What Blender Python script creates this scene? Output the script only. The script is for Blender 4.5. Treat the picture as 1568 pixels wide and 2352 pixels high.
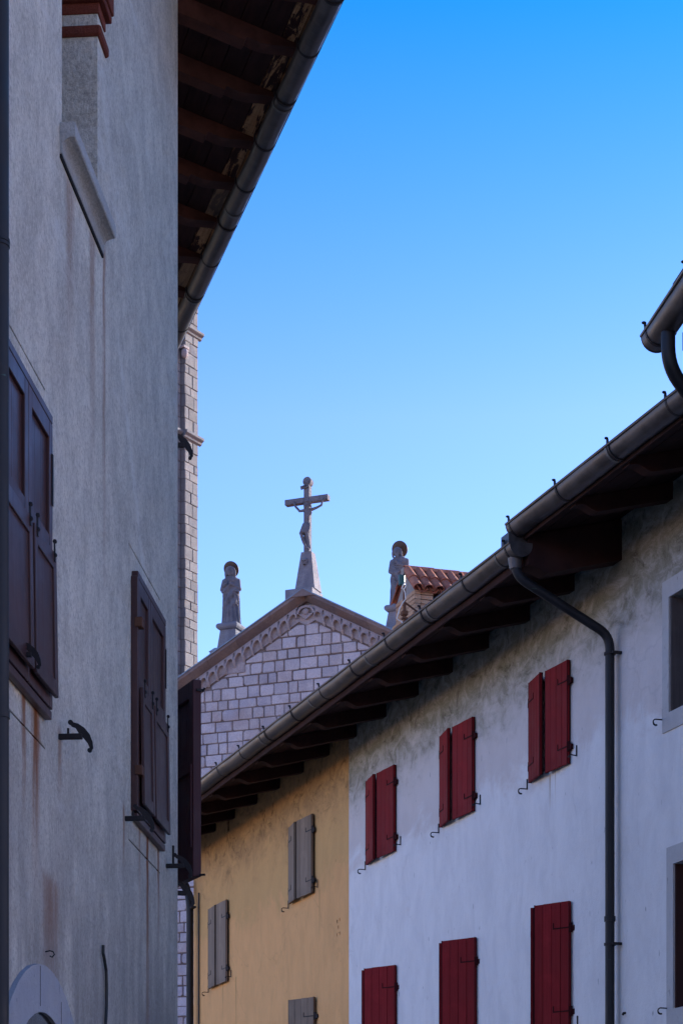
import bpy, math, random
from mathutils import Matrix, Vector, Euler
for o in list(bpy.data.objects): bpy.data.objects.remove(o)
SC = bpy.context.scene; COL = SC.collection
rnd = random.Random(7)
# ------------------------------------------------------------ camera
F = 5000.0; CX = 784.0; HY = 2920.0; EYE = 1.6        # focal length, axis and horizon in photo units (1568 wide)
cd = bpy.data.cameras.new('camera'); cam = bpy.data.objects.new('camera', cd); COL.objects.link(cam)
cam.location = (0, 0, EYE); cam.rotation_euler = (math.radians(90), 0, 0)
cd.sensor_fit = 'HORIZONTAL'; cd.sensor_width = 36; cd.lens = 36 * F / 1568
cd.shift_y = (HY - 1176) / 1568; cd.clip_end = 2000; cd.clip_start = 0.1
SC.camera = cam
# ------------------------------------------------------------ sky and sun
SUN_AZ = math.radians(52); SUN_EL = math.radians(18)
w = bpy.data.worlds.new('World'); SC.world = w; w.use_nodes = True
nt = w.node_tree; nt.nodes.clear()
out = nt.nodes.new('ShaderNodeOutputWorld'); bg = nt.nodes.new('ShaderNodeBackground')
sky = nt.nodes.new('ShaderNodeTexSky'); sky.sky_type = 'NISHITA'; sky.sun_disc = False
sky.sun_elevation = SUN_EL; sky.sun_rotation = SUN_AZ
sky.altitude = 300; sky.air_density = 1.0; sky.dust_density = 0.3; sky.ozone_density = 2.5
hs = nt.nodes.new('ShaderNodeHueSaturation'); hs.inputs['Saturation'].default_value = 1.2
nt.links.new(sky.outputs[0], hs.inputs['Color'])
gm = nt.nodes.new('ShaderNodeGamma'); gm.inputs[1].default_value = 1.35
nt.links.new(hs.outputs[0], gm.inputs[0])
wb = nt.nodes.new('ShaderNodeMix'); wb.data_type = 'RGBA'; wb.blend_type = 'MULTIPLY'; wb.inputs[0].default_value = 1; wb.inputs[7].default_value = (1.24, .85, .86, 1)
geo = nt.nodes.new('ShaderNodeTexCoord'); sx = nt.nodes.new('ShaderNodeSeparateXYZ'); nt.links.new(geo.outputs['Generated'], sx.inputs[0])
gr = nt.nodes.new('ShaderNodeMapRange'); nt.links.new(sx.outputs[2], gr.inputs[0]); gr.inputs[1].default_value = .365; gr.inputs[2].default_value = .525
dz = nt.nodes.new('ShaderNodeMix'); dz.data_type = 'RGBA'; nt.links.new(gr.outputs[0], dz.inputs[0]); dz.inputs[6].default_value = (1.0, .93, 1, 1); dz.inputs[7].default_value = (.0, .72, .84, 1)
w2_ = nt.nodes.new('ShaderNodeMix'); w2_.data_type = 'RGBA'; w2_.blend_type = 'MULTIPLY'; w2_.inputs[0].default_value = 1
nt.links.new(gm.outputs[0], wb.inputs[6]); nt.links.new(wb.outputs[2], w2_.inputs[6]); nt.links.new(dz.outputs[2], w2_.inputs[7]); nt.links.new(w2_.outputs[2], bg.inputs[0]); bg.inputs[1].default_value = 0.10
nt.links.new(bg.outputs[0], out.inputs[0])
sd = bpy.data.lights.new('sun', 'SUN'); sun = bpy.data.objects.new('sun', sd); COL.objects.link(sun)
sd.energy = 5.0; sd.angle = math.radians(0.5); sd.color = (1.0, 0.93, 0.84)
SV = Vector((math.sin(SUN_AZ) * math.cos(SUN_EL), math.cos(SUN_AZ) * math.cos(SUN_EL), math.sin(SUN_EL)))
sun.rotation_euler = SV.to_track_quat('Z', 'Y').to_euler(); sun.location = (0, 0, 60)
SC.view_settings.view_transform = 'Standard'; SC.view_settings.look = 'None'
SC.view_settings.exposure = 1.40; SC.view_settings.gamma = 1; SC.view_settings.use_curve_mapping = False

# ------------------------------------------------------------ frames: local x along a wall, y out of it, z up
class Fr:
    def __init__(s, ox, oy, dx, dy, k=1.0):                # k: metres per unit of the survey the frame is measured in
        l = math.hypot(dx, dy); s.o = (ox, oy); s.d = (dx/l, dy/l); s.n = (-dy/l, dx/l); s.k = k; s.eye = EYE/k
        s.M = Matrix.Scale(k, 4) @ Matrix(((s.d[0], s.n[0], 0, ox), (s.d[1], s.n[1], 0, oy), (0, 0, 1, 0), (0, 0, 0, 1)))
    def pt(s, px, py=0, w=0.0):
        xr = (px - CX)/F
        t = (w + s.o[0]*s.n[0] + s.o[1]*s.n[1])/(xr*s.n[0] + s.n[1])
        return ((t*xr - s.o[0])*s.d[0] + (t - s.o[1])*s.d[1], s.eye + (HY - py)/F*t)
    def s(s, px, w=0.0): return s.pt(px, 0, w)[0]
    def z(s, px, py, w=0.0): return s.pt(px, py, w)[1]
    def proj(s, a, w, z):
        p = s.M @ Vector((a, w, z)); return CX + F*p.x/p.y, HY - F*(p.z - EYE)/p.y
KR = .85; KL = 1.25; UR = 1/.85; UL = .8; EYR = EYE/UR; EYL = EYE/UL
FR = Fr(2.58*KR, 26.8*KR, -1798, 5000, UR)
FL = Fr(-1.068*KL, 14.2*KL, -426, -5000, UL)
FL2 = Fr(-1.068*KL, 14.2*KL, .2640, -.9645, UL)
FC = Fr((705 - CX)/F*61, 61, -.927, .375)
FT = Fr((455 - CX)/F*70, 70, -.524, -.852)
WORLD = {}
def setp(o, M, parent):
    WORLD[o.name] = M.copy()
    if parent is not None:
        o.parent = parent; o.matrix_basis = WORLD[parent.name].inverted() @ M
    else: o.matrix_basis = M
def thing(name, label, cat, M, group=None):
    o = bpy.data.objects.new(name, None); COL.objects.link(o); o.empty_display_size = .2
    setp(o, M, None); o['label'] = label; o['category'] = cat
    if group: o['group'] = group
    return o
def tag(o, label=None, cat=None, group=None, kind=None):
    if label: o['label'] = label
    if cat: o['category'] = cat
    if group: o['group'] = group
    if kind: o['kind'] = kind
    return o
def T(x, y, z): return Matrix.Translation((x, y, z))
def RZ(a): return Matrix.Rotation(a, 4, 'Z')
def RX(a): return Matrix.Rotation(a, 4, 'X')
def RY(a): return Matrix.Rotation(a, 4, 'Y')

class MB:
    def __init__(s): s.v = []; s.f = []
    def add(s, vs, fs, M=None):
        b = len(s.v)
        s.v += [tuple(M @ Vector(p)) if M else tuple(p) for p in vs]
        s.f += [tuple(b + i for i in f) for f in fs]
        return s
    def box(s, x0, x1, y0, y1, z0, z1, M=None):
        vs = [(x, y, z) for z in (z0, z1) for y in (y0, y1) for x in (x0, x1)]
        return s.add(vs, [(0, 2, 3, 1), (4, 5, 7, 6), (0, 1, 5, 4), (2, 6, 7, 3), (0, 4, 6, 2), (1, 3, 7, 5)], M)
    def cbox(s, x0, x1, y0, y1, z0, z1, c=.01, M=None):      # box with bevelled edges
        vs = []; ix = {}
        X = (x0, x1); Y = (y0, y1); Z = (z0, z1)
        for i in (0, 1):
            for j in (0, 1):
                for k in (0, 1):
                    a = c if i == 0 else -c; b = c if j == 0 else -c; d = c if k == 0 else -c
                    ix[i, j, k, 0] = len(vs); vs.append((X[i], Y[j] + b, Z[k] + d))
                    ix[i, j, k, 1] = len(vs); vs.append((X[i] + a, Y[j], Z[k] + d))
                    ix[i, j, k, 2] = len(vs); vs.append((X[i] + a, Y[j] + b, Z[k]))
        fs = []
        for i in (0, 1):
            fs.append((ix[i,0,0,0], ix[i,1,0,0], ix[i,1,1,0], ix[i,0,1,0]))
            fs.append((ix[0,i,0,1], ix[1,i,0,1], ix[1,i,1,1], ix[0,i,1,1]))
            fs.append((ix[0,0,i,2], ix[1,0,i,2], ix[1,1,i,2], ix[0,1,i,2]))
            for j in (0, 1):
                fs.append((ix[i,j,0,0], ix[i,j,1,0], ix[i,j,1,1], ix[i,j,0,1]))
                fs.append((ix[i,0,j,0], ix[i,1,j,0], ix[i,1,j,2], ix[i,0,j,2]))
                fs.append((ix[0,i,j,1], ix[1,i,j,1], ix[1,i,j,2], ix[0,i,j,2]))
                for k in (0, 1): fs.append((ix[i,j,k,0], ix[i,j,k,1], ix[i,j,k,2]))
        return s.add(vs, fs, M)
    def prism(s, poly, a0, a1, axis='x', M=None):             # poly: points in the two other axes
        n = len(poly); vs = []
        for a in (a0, a1):
            for p, q in poly:
                vs.append((a, p, q) if axis == 'x' else ((p, a, q) if axis == 'y' else (p, q, a)))
        fs = [tuple(range(n)), tuple(range(2*n - 1, n - 1, -1))]
        fs += [(i, (i + 1) % n, (i + 1) % n + n, i + n) for i in range(n)]
        return s.add(vs, fs, M)
    def tube(s, pts, r, n=8, M=None, cap=True):
        pts = [Vector(p) for p in pts]; R = r if isinstance(r, (list, tuple)) else [r]*len(pts)
        vs = []; up = None
        for i, p in enumerate(pts):
            t = (pts[min(i + 1, len(pts) - 1)] - pts[max(i - 1, 0)]).normalized()
            if up is None: up = Vector((0, 0, 1)) if abs(t.z) < .9 else Vector((1, 0, 0))
            a = t.cross(up); a = a.normalized() if a.length > 1e-4 else Vector((1, 0, 0))
            b = a.cross(t).normalized(); up = b
            for k in range(n):
                q = 2*math.pi*k/n; vs.append(tuple(p + a*math.cos(q)*R[i] + b*math.sin(q)*R[i]))
        fs = [(i*n + k, i*n + (k + 1) % n, (i + 1)*n + (k + 1) % n, (i + 1)*n + k) for i in range(len(pts) - 1) for k in range(n)]
        if cap: fs += [tuple(range(n)), tuple(range(len(vs) - 1, len(vs) - n - 1, -1))]
        return s.add(vs, fs, M)
    def ball(s, c, r, n=14, m=9, M=None):
        if not isinstance(r, (list, tuple)): r = (r, r, r)
        vs = [(c[0], c[1], c[2] + r[2])]
        for i in range(1, m):
            a = math.pi*i/m
            for k in range(n):
                b = 2*math.pi*k/n; vs.append((c[0] + r[0]*math.sin(a)*math.cos(b), c[1] + r[1]*math.sin(a)*math.sin(b), c[2] + r[2]*math.cos(a)))
        vs.append((c[0], c[1], c[2] - r[2]))
        fs = [(0, 1 + (k + 1) % n, 1 + k)[::-1] for k in range(n)]
        for i in range(m - 2):
            for k in range(n): fs.append((1 + i*n + k, 1 + i*n + (k + 1) % n, 1 + (i + 1)*n + (k + 1) % n, 1 + (i + 1)*n + k))
        L_ = len(vs) - 1
        fs += [(L_, 1 + (m - 2)*n + (k + 1) % n, 1 + (m - 2)*n + k)[::-1] for k in range(n)]
        return s.add(vs, fs, M)
    def limb(s, pts, rad, n=10, M=None):
        s.tube(pts, rad, n, M)
        for p, r in zip(pts, rad): s.ball(p, r, n, 7, M)
        return s
    def loft(s, rings, M=None):
        n = len(rings[0]); vs = [p for r in rings for p in r]
        fs = [(i*n + k, i*n + (k + 1) % n, (i + 1)*n + (k + 1) % n, (i + 1)*n + k) for i in range(len(rings) - 1) for k in range(n)]
        fs += [tuple(range(n))[::-1], tuple(range(len(vs) - n, len(vs)))]
        return s.add(vs, fs, M)
    def mesh(s, name, mat, smooth=False):
        me = bpy.data.meshes.new(name); me.from_pydata(s.v, [], s.f); me.materials.append(mat)
        import bmesh
        bm = bmesh.new(); bm.from_mesh(me); bmesh.ops.recalc_face_normals(bm, faces=bm.faces); bm.to_mesh(me); bm.free()
        if smooth:
            for p in me.polygons: p.use_smooth = True
            if smooth == 'auto': me.set_sharp_from_angle(angle=math.radians(40))
        return me
    def build(s, name, mat, parent=None, M=None, smooth=False):
        o = bpy.data.objects.new(name, s.mesh(name, mat, smooth)); COL.objects.link(o)
        setp(o, M if M is not None else (WORLD[parent.name] if parent else Matrix.Identity(4)), parent)
        return o
def place(me, name, parent, M):
    o = bpy.data.objects.new(name, me); COL.objects.link(o); setp(o, M, parent); return o
def remesh(o, vox, smooth=3):
    m = o.modifiers.new('remesh', 'REMESH'); m.mode = 'VOXEL'; m.voxel_size = vox; m.use_smooth_shade = True
    if smooth:
        q = o.modifiers.new('smooth', 'SMOOTH'); q.iterations = smooth; q.factor = .5

# ------------------------------------------------------------ materials
class G:
    def __init__(s, name):
        s.m = bpy.data.materials.new(name); s.m.use_nodes = True; s.t = s.m.node_tree
        s.b = s.t.nodes['Principled BSDF']; s.tc = s.t.nodes.new('ShaderNodeTexCoord'); s.O = s.tc.outputs['Object']
    def lk(s, a, b):
        if isinstance(a, bpy.types.NodeSocket): s.t.links.new(a, b)
        elif isinstance(a, (tuple, list)) and len(a) == 3 and b.type == 'RGBA': b.default_value = (*a, 1)
        else: b.default_value = a
    def m_(s, op, a, b=0., clamp=False):
        n = s.t.nodes.new('ShaderNodeMath'); n.operation = op; n.use_clamp = clamp; s.lk(a, n.inputs[0]); s.lk(b, n.inputs[1]); return n.outputs[0]
    def map(s, sc, loc=(0, 0, 0), rot=(0, 0, 0), v=None):
        n = s.t.nodes.new('ShaderNodeMapping'); s.lk(v or s.O, n.inputs[0]); n.inputs['Scale'].default_value = sc; n.inputs['Location'].default_value = loc; n.inputs['Rotation'].default_value = rot; return n.outputs[0]
    def noise(s, sc, scale=1., det=4., rough=.55, dist=0., v=None, loc=(0, 0, 0), rot=(0, 0, 0)):
        n = s.t.nodes.new('ShaderNodeTexNoise'); s.lk(s.map(sc, loc, rot, v), n.inputs['Vector'])
        n.inputs['Scale'].default_value = scale; n.inputs['Detail'].default_value = det; n.inputs['Roughness'].default_value = rough; n.inputs['Distortion'].default_value = dist
        return n.outputs['Fac']
    def rng(s, v, a, b, lo=0., hi=1., smooth=True):
        n = s.t.nodes.new('ShaderNodeMapRange'); n.interpolation_type = 'SMOOTHSTEP' if smooth else 'LINEAR'
        s.lk(v, n.inputs['Value']); n.inputs['From Min'].default_value = a; n.inputs['From Max'].default_value = b; n.inputs['To Min'].default_value = lo; n.inputs['To Max'].default_value = hi
        return n.outputs['Result']
    def mix(s, f, a, b, mode='MIX'):
        n = s.t.nodes.new('ShaderNodeMix'); n.data_type = 'RGBA'; n.blend_type = mode; n.clamp_factor = True
        s.lk(f, n.inputs[0]); s.lk(a, n.inputs[6]); s.lk(b, n.inputs[7]); return n.outputs[2]
    def xyz(s):
        n = s.t.nodes.new('ShaderNodeSeparateXYZ'); s.t.links.new(s.O, n.inputs[0]); return n.outputs
    def rand(s): return s.t.nodes.new('ShaderNodeObjectInfo').outputs['Random']
    def fin(s, col, rough=.9, bump=None, bs=.3, bd=.01, metal=0., spec=.5):
        s.lk(col, s.b.inputs['Base Color']); s.lk(rough, s.b.inputs['Roughness']); s.b.inputs['Metallic'].default_value = metal
        s.b.inputs['Specular IOR Level'].default_value = spec
        if bump is not None:
            n = s.t.nodes.new('ShaderNodeBump'); n.inputs['Strength'].default_value = bs; n.inputs['Distance'].default_value = bd
            s.lk(bump, n.inputs['Height']); s.t.links.new(n.outputs[0], s.b.inputs['Normal'])
        return s.m
def mul(c, k): return tuple(x*k for x in c)

def plaster_left():
    g = G('left_plaster'); x, y, z = g.xyz()
    st = g.noise((2.2, 2.2, 1.6), 1.5, 8, .72, .3); st2 = g.noise((6, 6, 5), 1.2, 7, .78, .5)
    bl = g.noise((1, 1, .7), 1.0, 5, .6, .6); fb = g.noise((9, 9, 7), 1.5, 6, .82)
    c = g.mix(g.rng(st, .3, .72), (.60, .55, .47), (.96, .89, .77))
    c = g.mix(g.rng(st2, .42, .72, 0, .55), c, (.97, .92, .80))
    c = g.mix(g.rng(bl, .45, .7, 0, .55), c, (.52, .48, .42))
    c = g.mix(g.rng(fb, .50, .68, 0, .55), c, (.33, .295, .25)); c = g.mix(g.rng(fb, .47, .33, 0, .5), c, (.98, .94, .84))
    gn = g.noise((1, 1, .8), 42, 4, .8); c = g.mix(g.rng(gn, .50, .66, 0, .6), c, (.27, .24, .21)); c = g.mix(g.rng(gn, .48, .36, 0, .5), c, (.98, .95, .88))
    # trowelled, paler diagonal band and scuffs
    dg = g.noise((.5, .5, 1.9), 1.6, 6, .7, .7, rot=(0, math.radians(38), 0))
    c = g.mix(g.rng(dg, .56, .72, 0, .6), c, (.93, .90, .84))
    for x0, z0, kx, kz, wd, k in ((1.9, 7.6, .80, .60, .10, .55), (3.1, 9.9, .7, .72, .16, .35)):   # long pale scrape of the float
        t = g.m_('ADD', g.m_('MULTIPLY', g.m_('SUBTRACT', x, x0), kx), g.m_('MULTIPLY', g.m_('SUBTRACT', z, z0), -kz))
        u = g.m_('ABSOLUTE', g.m_('ADD', g.m_('MULTIPLY', g.m_('SUBTRACT', z, z0), kx), g.m_('MULTIPLY', g.m_('SUBTRACT', x, x0), kz)))
        tt = g.m_('ABSOLUTE', g.m_('ADD', t, g.m_('MULTIPLY', g.m_('SUBTRACT', st, .5), .25)))
        mk = g.m_('MULTIPLY', g.rng(tt, wd, wd*.2), g.m_('MULTIPLY', g.rng(u, 1.5, .8), g.rng(st2, .35, .6)))
        c = g.mix(g.m_('MULTIPLY', mk, k), c, (.95, .92, .86))
    low_shade = g.m_('MULTIPLY', g.rng(z, 6.4, 3.0), g.rng(g.noise((2, 2, .5), 1.4, 4), .25, .6))  # lower wall painted darker, standing in for the dimmer light near the street
    c = g.mix(g.m_('MULTIPLY', low_shade, .75), c, (.20, .175, .17))
    fine = g.noise((1, 1, 1), 140, 2, .7)
    spk = g.rng(g.noise((3, 3, 1), 16, 3, .6), .63, .74, 0, .5)
    c = g.mix(spk, c, (.36, .31, .28)); c = g.mix(g.rng(fine, .35, .7, 0, .3), c, (.42, .41, .40))
    # rust runs below the iron of the shutters (position along wall, top, bottom, width, strength)
    for x0, zt, zb, wd, k in ((1.42, 5.35, 3.10, .055, .9), (.93, 5.30, 4.30, .04, .6), (1.75, 5.30, 4.50, .05, .4), (5.15, 5.35, 4.00, .10, .85), (5.45, 5.40, 4.40, .05, .7), (2.38, 5.30, 4.70, .04, .5),
                              (3.1, 8.90, 6.00, .05, .5), (3.5, 8.80, 6.80, .10, .35), (4.2, 8.80, 7.60, .12, .35), (4.75, 4.35, 3.60, .22, .45), (4.5, 5.30, 4.80, .06, .4)):
        wob = g.m_('ADD', x, g.m_('MULTIPLY', g.m_('SUBTRACT', g.noise((1, 1, 1.3), 2, 3), .5), .10))
        dx = g.m_('ABSOLUTE', g.m_('SUBTRACT', wob, x0))
        mk = g.m_('MULTIPLY', g.rng(dx, wd*1.5, wd*.3), g.m_('MULTIPLY', g.rng(z, zt + .05, zt - .05), g.rng(z, zb, zt - .1)))
        mk = g.m_('MULTIPLY', mk, g.rng(g.noise((14, 14, 1.0), 1.5, 4), .2, .55))
        c = g.mix(g.m_('MULTIPLY', mk, min(1., k*1.35)), c, (.27, .095, .035))
    h = g.m_('ADD', g.m_('MULTIPLY', fb, .8), g.m_('ADD', g.m_('MULTIPLY', g.noise((1, 1, .6), 45, 4, .75), .5), g.m_('MULTIPLY', g.noise((1, 1, 1), 3.5, 4), 1.2)))
    return g.fin(c, .95, h, .9, .03, spec=.12)

def plaster_right(name, base, dark, stain, zs0, zs1, k=.9, warm=None):
    g = G(name); x, y, z = g.xyz()
    st = g.noise((2.6, 2.6, 1.1), 1.3, 8, .72, .6); bl = g.noise((1, 1, 1), .8, 5, .6, .5); fine = g.noise((1, 1, 1), 60, 3, .65)
    c = g.mix(g.rng(st, .35, .7, 0, .6), base, dark)
    c = g.mix(g.rng(bl, .45, .75, 0, .4), c, dark)
    # damp mould that has grown on the plaster of the top storey, with drips below it
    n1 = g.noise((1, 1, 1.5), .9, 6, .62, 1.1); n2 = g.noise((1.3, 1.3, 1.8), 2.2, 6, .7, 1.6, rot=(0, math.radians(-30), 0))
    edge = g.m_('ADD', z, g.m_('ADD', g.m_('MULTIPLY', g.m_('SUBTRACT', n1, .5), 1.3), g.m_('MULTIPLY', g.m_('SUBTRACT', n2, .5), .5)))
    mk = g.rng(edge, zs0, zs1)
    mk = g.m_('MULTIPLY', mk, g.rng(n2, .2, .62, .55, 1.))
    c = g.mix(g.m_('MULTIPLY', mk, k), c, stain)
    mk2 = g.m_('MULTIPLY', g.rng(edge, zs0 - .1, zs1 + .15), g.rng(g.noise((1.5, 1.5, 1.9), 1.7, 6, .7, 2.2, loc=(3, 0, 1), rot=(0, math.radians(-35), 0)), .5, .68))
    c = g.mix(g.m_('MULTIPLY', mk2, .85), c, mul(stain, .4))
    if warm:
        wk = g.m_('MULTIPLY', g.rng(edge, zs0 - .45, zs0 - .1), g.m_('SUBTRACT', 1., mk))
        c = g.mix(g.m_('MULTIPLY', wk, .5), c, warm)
    spk = g.rng(g.noise((2.4, 2.4, .8), 9, 2, .5), .70, .76, 0, .7)
    c = g.mix(spk, c, mul(dark, .45)); c = g.mix(g.rng(fine, .4, .75, 0, .2), c, dark)
    vo = g.t.nodes.new('ShaderNodeTexVoronoi'); vo.feature = 'DISTANCE_TO_EDGE'; vo.inputs['Scale'].default_value = .55
    wv = g.t.nodes.new('ShaderNodeVectorMath'); wv.operation = 'ADD'; g.t.links.new(g.O, wv.inputs[0])
    nn = g.t.nodes.new('ShaderNodeTexNoise'); nn.inputs['Scale'].default_value = 1.6; nn.inputs['Detail'].default_value = 6; g.t.links.new(g.O, nn.inputs['Vector']); g.t.links.new(nn.outputs['Color'], wv.inputs[1]); g.t.links.new(wv.outputs[0], vo.inputs['Vector'])
    ck = g.m_('MULTIPLY', g.rng(vo.outputs['Distance'], .012, .003), g.rng(g.noise((1, 1, 1), .6, 3), .52, .6)); c = g.mix(g.m_('MULTIPLY', ck, .13), c, mul(dark, .4))
    for x0, zt, zb, wd, kk in ((.03, 6.56, 6.1, .03, .6), (-.1, 6.56, 6.2, .02, .4), (7.4, 6.56, 5.7, .05, .3), (11.3, 5.86, 4.7, .05, .5), (12.0, 5.86, 5.0, .05, .35)):
        dx = g.m_('ABSOLUTE', g.m_('SUBTRACT', x, x0))
        m3 = g.m_('MULTIPLY', g.rng(dx, wd, wd*.2), g.m_('MULTIPLY', g.rng(z, zt + .03, zt), g.rng(z, zb, zt)))
        c = g.mix(g.m_('MULTIPLY', m3, kk), c, (.30, .19, .07))
    h = g.m_('ADD', g.m_('MULTIPLY', g.noise((1, 1, .7), 2.6, 6, .65), 1.6), g.m_('MULTIPLY', fine, .25))
    return g.fin(c, .95, h, .8, .04, spec=.12)

def paint(name, c0, c1, rough=.55, grain=(30, 30, 1.2), spec=.4):
    g = G(name); n = g.noise(grain, 1.5, 6, .68); n2 = g.noise((1, 1, 1), 2.2, 5, .65); x, y, z = g.xyz()
    c = g.mix(g.rng(n, .3, .72), c0, c1); c = g.mix(g.rng(n2, .48, .72, 0, .55), c, (c1[0]*1.25 + .012, c1[1]*1.3 + .008, c1[2]*1.3 + .008))
    r = g.rand(); c = g.mix(g.m_('MULTIPLY', r, .4), c, mul(c0, .55))
    ch = g.m_('MULTIPLY', g.rng(g.noise((14, 14, 2.2), 1.6, 5, .75, .4), .64, .70), g.rng(n2, .4, .6)); c = g.mix(g.m_('MULTIPLY', ch, .55), c, (c0[0]*.5 + .04, c0[1]*.8 + .035, c0[2]*.8 + .03))
    dk = g.m_('MULTIPLY', g.rng(z, .22, 0.), g.rng(n2, .3, .6)); c = g.mix(g.m_('MULTIPLY', dk, .35), c, mul(c0, .4))
    return g.fin(c, g.rng(n2, .2, .8, rough - .12, rough + .15, False), n, .35, .004, spec=spec)

def stone(name, a, b, c3, warm, scale=1., obj_random=True):
    g = G(name); n = g.noise((1, 1, 1), 2.2*scale, 6, .65); f = g.noise((1, 1, 1), 26*scale, 5, .72); n3 = g.noise((1, 1, 1), .9*scale, 4, .6, loc=(5, 2, 1))
    r = g.rand() if obj_random else n3
    c = g.mix(g.rng(r, .0, 1.), a, b) if obj_random else g.mix(g.rng(n3, .35, .65), a, b)
    if obj_random:                                     # some blocks bluish, some brown
        r2 = g.m_('FRACT', g.m_('MULTIPLY', r, 7.31)); c = g.mix(g.rng(r2, .75, .97, 0, .45), c, warm)
        r3 = g.m_('FRACT', g.m_('MULTIPLY', r, 23.7)); c = g.mix(g.rng(r3, .72, .95, 0, .45), c, (a[0]*.72, a[1]*.78, a[2]*.95))
    c = g.mix(g.rng(n, .42, .72, 0, .7), c, c3); c = g.mix(g.rng(n3, .52, .72, 0, .6), c, warm)
    c = g.mix(g.rng(f, .38, .72, 0, .45), c, mul(a, .5))
    return g.fin(c, .92, g.m_('ADD', f, g.m_('MULTIPLY', n, .6)), .8, .03, spec=.2)

def metal(name, c0, c1, rough, patina=None, met=.55):
    g = G(name); n = g.noise((2, 2, 2), 2.5, 5, .6); f = g.noise((1, 1, 1), 30, 4, .6)
    c = g.mix(g.rng(n, .35, .7), c0, c1)
    if patina: c = g.mix(g.rng(g.noise((1, 1, 3), 4, 6, .75, 1.), .66, .72, 0, .8), c, patina)
    return g.fin(c, g.rng(n, .3, .7, rough - .08, rough + .14, False), g.m_('ADD', n, g.m_('MULTIPLY', f, .1)), .2, .01, metal=met)

M_left = plaster_left()
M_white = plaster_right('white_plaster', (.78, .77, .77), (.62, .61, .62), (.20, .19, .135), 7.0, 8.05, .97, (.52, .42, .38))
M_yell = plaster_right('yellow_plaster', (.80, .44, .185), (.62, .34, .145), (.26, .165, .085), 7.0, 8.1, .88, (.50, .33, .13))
M_red = paint('red_paint', (.185, .009, .012), (.25, .014, .018), .72, spec=.14)
M_dred = paint('dark_red_edge_shade', (.035, .004, .006), (.055, .007, .009), .75, spec=.1)  # red darkened to hold the shade of leaf edges; hinges share it
M_grey = paint('grey_wood', (.20, .145, .105), (.28, .21, .155), .7, spec=.2)
M_gedge = paint('dark_grey_edge_shade', (.03, .022, .018), (.05, .038, .03), .8, spec=.1)  # grey wood darkened, shade of the leaf edges put into the colour
M_brown = paint('brown_gloss_paint', (.048, .016, .015), (.075, .028, .024), .42, (14, 14, .9), .4)
M_bordeaux = paint('bordeaux_paint', (.05, .008, .012), (.075, .014, .018), .55)
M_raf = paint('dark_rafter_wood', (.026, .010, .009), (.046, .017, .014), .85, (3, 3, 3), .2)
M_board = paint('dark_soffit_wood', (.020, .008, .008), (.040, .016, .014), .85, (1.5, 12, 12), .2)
def peeled():
    g = G('peeled_fascia_wood'); n = g.noise((.8, 4.5, 4.5), 2.4, 7, .72, .5); gr = g.noise((2, 30, 30), 1.5, 5, .6); cr = g.noise((34, 3, 3), 1, 3, .6)
    c = g.mix(g.rng(gr, .3, .7), (.30, .155, .07), (.46, .27, .14)); c = g.mix(g.rng(cr, .55, .7, 0, .7), c, (.15, .08, .04))
    c = g.mix(g.rng(n, .47, .52), c, (.035, .013, .011))
    n4 = g.noise((1, 1, 1), .7, 2); c = g.mix(g.rng(n4, .5, .62, 0, .7), c, (.16, .12, .09))
    return g.fin(c, .8, g.m_('ADD', gr, n), .4, .01, spec=.2)
M_peel = peeled()
M_gut = metal('dark_copper', (.055, .047, .047), (.11, .098, .096), .40, (.10, .20, .17), .5)
M_seam = metal('solder_seam', (.10, .095, .09), (.17, .165, .16), .5, (.10, .20, .17), .3)
M_pipe = metal('dark_pipe', (.014, .014, .017), (.024, .024, .028), .55, (.06, .13, .11), .4)
M_iron = metal('wrought_iron', (.012, .010, .012), (.03, .024, .026), .6, None, .4)
M_rusty = metal('rusty_iron', (.09, .035, .02), (.14, .06, .03), .8, None, .1)
M_lead = metal('lead_flashing', (.12, .17, .24), (.2, .27, .36), .5, None, .3)
M_stA = stone('facade_ashlar', (.33, .325, .38), (.46, .455, .53), (.53, .51, .56), (.33, .28, .29))
M_stB = stone('carved_stone', (.28, .255, .29), (.38, .355, .40), (.46, .43, .46), (.26, .21, .21), 1.3, False)
M_stC = stone('cornice_brown_stone', (.15, .12, .13), (.21, .17, .175), (.26, .215, .215), (.19, .125, .11))
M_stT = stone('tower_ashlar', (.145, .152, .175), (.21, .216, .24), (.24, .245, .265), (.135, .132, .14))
M_mort = stone('mortar', (.12, .095, .095), (.19, .16, .165), (.26, .23, .23), (.09, .07, .065), 1., False)
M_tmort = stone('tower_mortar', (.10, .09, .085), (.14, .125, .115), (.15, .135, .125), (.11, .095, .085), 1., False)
M_sill = stone('pale_sill_stone', (.50, .50, .50), (.60, .60, .60), (.64, .64, .64), (.52, .50, .46), 2., False)
M_statue = stone('statue_stone', (.115, .122, .16), (.175, .182, .23), (.225, .23, .27), (.115, .115, .135), 2.5, False)
M_plinth = stone('plinth_stone', (.16, .165, .21), (.225, .232, .28), (.29, .295, .335), (.17, .17, .19), 1.6, False)
M_halo = metal('halo_metal', (.05, .035, .03), (.09, .06, .05), .5, None, .5)
M_terra = stone('terracotta', (.20, .045, .03), (.27, .07, .045), (.30, .09, .06), (.13, .04, .03), 3.)
M_tile = stone('roof_tile', (.42, .13, .08), (.52, .20, .13), (.50, .27, .20), (.30, .12, .08), 3.)
M_brick = stone('pale_brick', (.50, .32, .21), (.60, .40, .27), (.62, .46, .34), (.50, .22, .12), 3.)
M_rend = stone('chimney_render', (.30, .28, .27), (.38, .36, .35), (.45, .43, .42), (.22, .2, .19), 3., False)
M_dark = paint('dark_interior', (.01, .008, .008), (.015, .012, .012), .9)
M_glass = metal('window_glass', (.008, .008, .01), (.012, .012, .015), .12, None, 0.)
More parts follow.
